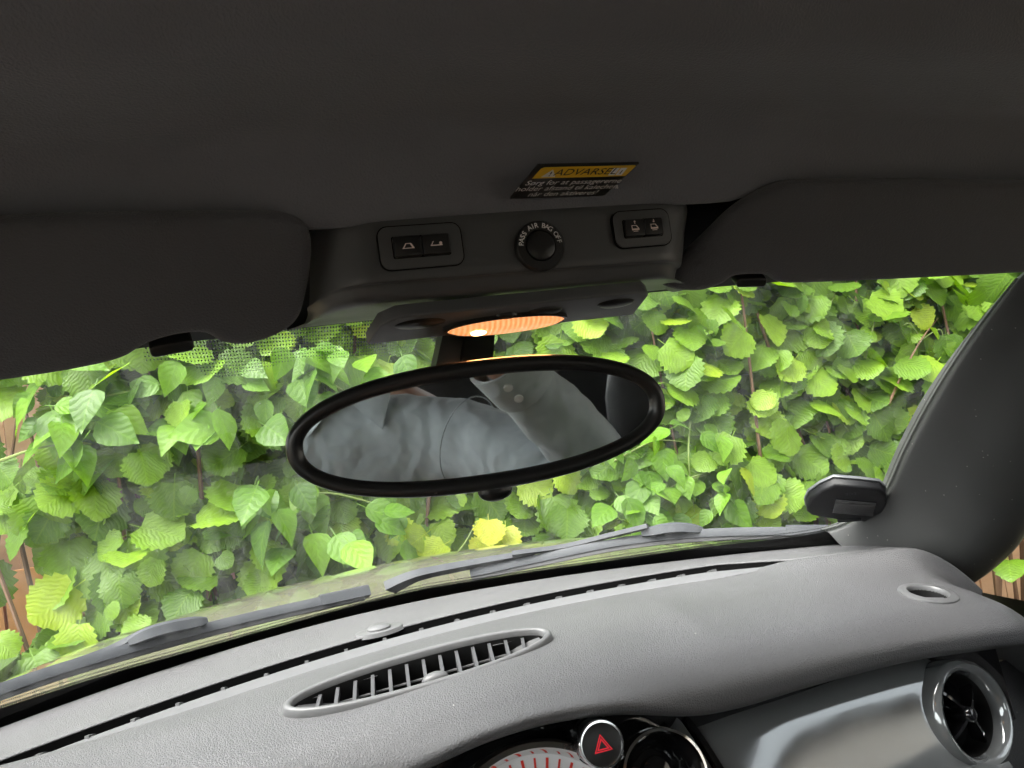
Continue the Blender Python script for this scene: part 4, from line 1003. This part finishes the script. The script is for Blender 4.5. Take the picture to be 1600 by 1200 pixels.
# ================================================================== PLANTS
def leaf_mesh(kind, fold, droop, twist, seed):
    r_ = random.Random(seed)
    if kind == 'hazel':
        vs = [0, .07, .2, .36, .53, .70, .84, .94, 1.0]; ws = [.10, .36, .50, .56, .56, .48, .33, .14, 0.]; ser = .075
    elif kind == 'dogwood':
        vs = [0, .12, .3, .5, .7, .87, 1.0]; ws = [.08, .30, .385, .35, .23, .09, 0.]; ser = 0
    else:
        vs = [0, .2, .5, .8, 1.0]; ws = [.03, .2, .28, .17, 0.]; ser = 0
    V, UV, F = [], [], []
    def P(u, v):
        z = -droop*v*v+fold*abs(u)+twist*u*v+(.02*math.sin(9*v+u*5) if kind == 'hazel' else 0)
        return (u, v+(-.10*max(0, 1-v*6)*min(1, abs(u)*3) if kind == 'hazel' else 0), z)
    n = len(vs); mid = []
    for v in vs: mid.append(len(V)); V.append(P(0, v)); UV.append((0, v))
    for sg in (-1, 1):
        pr_o = []
        for i in range(n):
            k_ = ws[i]*(1-ser*.6+r_.uniform(-.03, .03))
            pr_o.append(len(V)); V.append(P(sg*k_, vs[i])); UV.append((sg*k_*2, vs[i]))
            if i < n-1 and ser:
                vm_ = (vs[i]*.45+vs[i+1]*.55); wm = (ws[i]*.45+ws[i+1]*.55)+ser*1.1
                pr_o.append(len(V)); V.append(P(sg*wm, vm_-.01)); UV.append((sg*wm*2, vm_))
        st_ = 2 if ser else 1
        for i in range(n-1):
            a, b = mid[i], mid[i+1]; o_ = pr_o[i*st_:(i+1)*st_+1]
            if ser:
                f = [(a, o_[0], o_[1]), (a, o_[1], b), (b, o_[1], o_[2])] if o_[2] != b else [(a, o_[0], o_[1]), (a, o_[1], b)]
            else: f = [(a, o_[0], o_[1]), (a, o_[1], b)]
            F += [t_ if sg > 0 else t_[::-1] for t_ in f]
    # petiole
    b = len(V); V += [(-.012, -.28, .02), (.012, -.28, .02), (.012, .02, 0), (-.012, .02, 0)]; UV += [(0, 0)]*4; F.append((b, b+1, b+2, b+3))
    return np.array(V), UV, F
LV = {k_: [leaf_mesh(k_, rng.uniform(*f_), rng.uniform(*d_), rng.uniform(-.4, .4), i) for i in range(16)]
      for k_, f_, d_ in (('hazel', (-.22, .36), (-.12, .5)), ('dogwood', (.05, .35), (.05, .45)), ('small', (.0, .3), (0, .3)))}
SHARED = {}
def shared(kind, i, m):
    key = (kind, i, m.name)
    if key not in SHARED:
        V, UV, F = LV[kind][i]; me = bpy.data.meshes.new('leaf'); me.from_pydata(V.tolist(), [], F)
        ul = me.uv_layers.new(name='UVMap')
        for l in me.loops: ul.data[l.index].uv = UV[l.vertex_index]
        me.materials.append(m)
        for p in me.polygons: p.use_smooth = True
        SHARED[key] = me
    return SHARED[key]
def leaf_matrix(p, size, r_, lean=.45, up=.55, spread=.5):
    n_ = Vector((r_.gauss(0, spread*.8)-.05, -.8+r_.gauss(0, .25), up+r_.gauss(0, spread*.7))).normalized()
    b = Vector((r_.gauss(0, .75), r_.gauss(0, .2), -1+r_.gauss(0, .45))); b = (b-n_*b.dot(n_)).normalized(); a = b.cross(n_)
    return Matrix(((a.x*size, b.x*size, n_.x*size, p.x), (a.y*size, b.y*size, n_.y*size, p.y), (a.z*size, b.z*size, n_.z*size, p.z), (0, 0, 0, 1)))
def leaf_objects(parent, kind, m, mats):
    for k_, M4 in enumerate(mats):
        o = bpy.data.objects.new('leaf', shared(kind, rng.randrange(16), m)); COL.objects.link(o); o.parent = parent; o.matrix_basis = M4
def leaf_mass(parent, kind, m, mats, name='leaves'):
    VV, FF, UU, RR = [], [], [], []; off = 0
    for M4 in mats:
        V, UV, F = LV[kind][rng.randrange(16)]; A = np.array(M4); VV.append(V@A[:3, :3].T+A[:3, 3]); rn = rng.random()
        UU += UV; RR += [rn]*len(V)
        FF += [tuple(i+off for i in f) for f in F]; off += len(V)
    me = bpy.data.meshes.new(name); me.from_pydata(np.concatenate(VV).tolist(), [], FF)
    me.attributes.new('rnd', 'FLOAT', 'POINT').data.foreach_set('value', RR)
    ul = me.uv_layers.new(name='UVMap'); li = np.empty(len(me.loops), int); me.loops.foreach_get('vertex_index', li)
    ul.data.foreach_set('uv', np.array(UU, dtype=np.float32)[li].ravel())
    o = link(name, me, m, parent); o['kind'] = 'stuff'; return o
def inview(p, mg=40):
    if p.y < .5: return False
    x, y, z = proj(p); return -mg < x < 1600+mg and 400 < y < 1100
def stem(parent, pts, r0, m, nm='stem'):
    pts = cr(pts, max(8, len(pts)*4)); n = len(pts)
    return sweep(nm, pts, circ(r0, 6), (.3, .9, .2), m, parent, scale=[1-.75*i/(n-1) for i in range(n)])
def hedge_front(X): return 2.02+.10*math.sin(X*2.3+1)+.07*math.sin(X*5.1)+(.12*max(0, -X-.35))
def scatter(nr, x0, x1, z0, z1, y0, y1, size, r_, **kw):
    out = []
    for _ in range(nr):
        X, Z = r_.uniform(x0, x1), r_.uniform(z0, z1); p = Vector((X, hedge_front(X)+r_.uniform(y0, y1)+.10*(Z-1.2)*0, Z)); out.append(leaf_matrix(p, size*r_.choice((r_.uniform(.4, .75), r_.uniform(.75, 1.0), r_.uniform(.85, 1.2), r_.uniform(.9, 1.25))), r_, **kw))
    return out
def pos(M4): return Vector((M4[0][3], M4[1][3], M4[2][3]))
def thin(ms, keep): return [a for a in ms if keep(pos(a))]
def gap_left(p):                        # the fence shows at the far left
    x, y, z = proj(p) if p.y > .3 else (900, 0, 1)
    if x < 85 and 585 < y < 730: return rng.random() < .08
    if x < 95 and 830 < y < 990: return rng.random() < .03
    if x < 70: return rng.random() < .45
    return True
r1 = random.Random(11)
def hazel(x0, x1, label, nf, seed, gap=None):
    t = empty('hazel_bush'); tag(t, label, 'bush', 'hazel bushes of the hedge')
    r_ = random.Random(seed); wd = x1-x0
    front = [a for a in scatter(int(760*wd), x0, x1, .78, 1.75, -.06, .14, .090, r_) if inview(pos(a))]
    if gap: front = thin(front, gap)
    front.sort(key=lambda a: pos(a).y-.8*abs(a.to_scale()[0])); leaf_objects(t, 'hazel', M['hazel'], front[:nf])
    rest = front[nf:]
    rest += scatter(int(620*wd), x0, x1, .7, 2.15, .08, .26, .105, r_, spread=.7)
    rest += scatter(int(560*wd), x0, x1, .5, 2.2, .22, .45, .115, r_, spread=.9)
    rest += scatter(int(260*wd), x0, x1, 1.7, 2.3, -.1, .5, .115, r_)
    rest += scatter(int(220*wd), x0, x1, .1, .8, -.02, .4, .115, r_)
    if gap: rest = thin(rest, gap)
    leaf_mass(t, 'hazel', M['hazel'], rest)
    for k_ in range(int(16*wd)):
        X = r_.uniform(x0, x1); Y = hedge_front(X)+r_.uniform(.02, .35); d = r_.uniform(-.4, .4)
        stem(t, [Vector((X, Y+.1, 0)), Vector((X+d*.3, Y, .7)), Vector((X+d*.7, Y-.04, 1.3)), Vector((X+d, Y-.08, 1.9+r_.uniform(-.2, .2)))], r_.uniform(.006, .011), M['twig'], 'branch')
    return t
hazel(-1.75, .62, 'broad leaved hazel bush before the bonnet, behind and left of the mirror', 300, 21, gap_left)
hazel(.62, 3.3, 'broad leaved hazel bush growing behind the parking disc, right of the mirror', 300, 22, lambda p: not (p.x > 1.8 and p.z < .85 and rng.random() < .93))
# far sides of the hedge
side = empty('hazel_bush'); tag(side, 'low leafy growth beside the passenger door, past the pillar', 'bush', 'hazel bushes of the hedge')
ms = []
for _ in range(260):
    p = Vector((r1.uniform(1.6, 3.6), r1.uniform(.4, 1.9), r1.uniform(.05, .4)*r1.random()+.04)); ms.append(leaf_matrix(p, .07*r1.uniform(.5, 1.1), r1, up=1.6, spread=.8))
leaf_mass(side, 'hazel', M['small'], ms)

# pointed-leaf shrub, upper left and below the mirror's left end
dog = empty('dogwood_shrub'); tag(dog, 'shrub with pointed smooth leaves hanging below the driver side visor', 'shrub')
r2 = random.Random(5)
def boxpx(nr, x0, x1, y0, y1, Y0, Y1, size, r_, **kw):
    return [leaf_matrix(ony(r_.uniform(x0, x1), r_.uniform(y0, y1), r_.uniform(Y0, Y1)), size*r_.uniform(.6, 1.15), r_, **kw) for _ in range(nr)]
d_ = boxpx(40, 40, 420, 560, 680, 1.86, 2.0, .098, r2, up=.7)+boxpx(24, 440, 660, 540, 620, 1.84, 1.95, .10, r2, up=.7)+boxpx(26, 390, 640, 745, 860, 1.84, 1.98, .105, r2, up=.9)+boxpx(14, 60, 200, 620, 720, 1.9, 2.05, .11, r2, up=.8)
leaf_objects(dog, 'dogwood', M['dogwood'], d_)
for (a, b, c) in (((60, 640), (160, 620), (300, 590)), ((440, 560), (520, 600), (580, 640)), ((400, 800), (500, 770), (600, 790)), ((0, 720), (60, 700), (130, 690))):
    stem(dog, [ony(*a, 2.0), ony(*b, 1.95), ony(*c, 1.93)], .004, M['stemgreen'])
# small-leaved shrub, upper right
sml = empty('honeysuckle_shrub'); tag(sml, 'small leaved shrub with thin twigs under the passenger side visor, near the pillar', 'shrub')
s_ = boxpx(230, 1230, 1580, 440, 700, 2.0, 2.2, .062, r2, up=.8, spread=.9)
leaf_objects(sml, 'small', M['small'], s_)
leaf_mass(sml, 'small', M['small'], boxpx(700, 1230, 1640, 420, 760, 2.05, 2.4, .065, r2, up=.8, spread=.9))
stem(sml, [ony(1388, 632, 1.92), ony(1412, 580, 1.92), ony(1440, 530, 1.93), ony(1466, 497, 1.94)], .0045, M['twig'], 'twig')
for a, b, c in (((1440, 530), (1470, 515), (1472, 548)), ((1440, 530), (1420, 505), (1400, 520)), ((1352, 560), (1372, 480), (1380, 440)), ((1480, 520), (1500, 560), (1520, 600)), ((1270, 520), (1300, 470), (1310, 445))):
    stem(sml, [ony(*a, 1.95), ony(*b, 1.94), ony(*c, 1.95)], .003, M['stemgreen'], 'twig')
# clematis below the right end of the mirror
cl = empty('clematis_vine'); tag(cl, 'light green clematis vine with small leaves below the right end of mirror', 'vine')
c_ = boxpx(70, 940, 1150, 660, 830, 1.84, 1.98, .085, r2, up=.9, spread=.7)
leaf_objects(cl, 'dogwood', M['dogwood'], c_)
for a, b, c in (((1078, 660), (1076, 720), (1085, 800)), ((960, 720), (1020, 690), (1070, 690)), ((1070, 750), (1120, 730), (1160, 700)), ((1000, 800), (1050, 760), (1110, 740))):
    stem(cl, [ony(*a, 1.93), ony(*b, 1.9), ony(*c, 1.92)], .003, M['stemgreen'])
# a few yellow leaves low in the hedge
yl = empty('yellow_spray'); tag(yl, 'cluster of bright yellow leaves low in the hedge below the mirror', 'leaves')
leaf_objects(yl, 'hazel', M['goldleaf'], boxpx(8, 660, 790, 808, 872, 1.92, 2.0, .08, r2, up=.7))
stem(yl, [ony(700, 880, 1.95), ony(725, 850, 1.92), ony(745, 815, 1.93)], .003, M['stemgreen'])
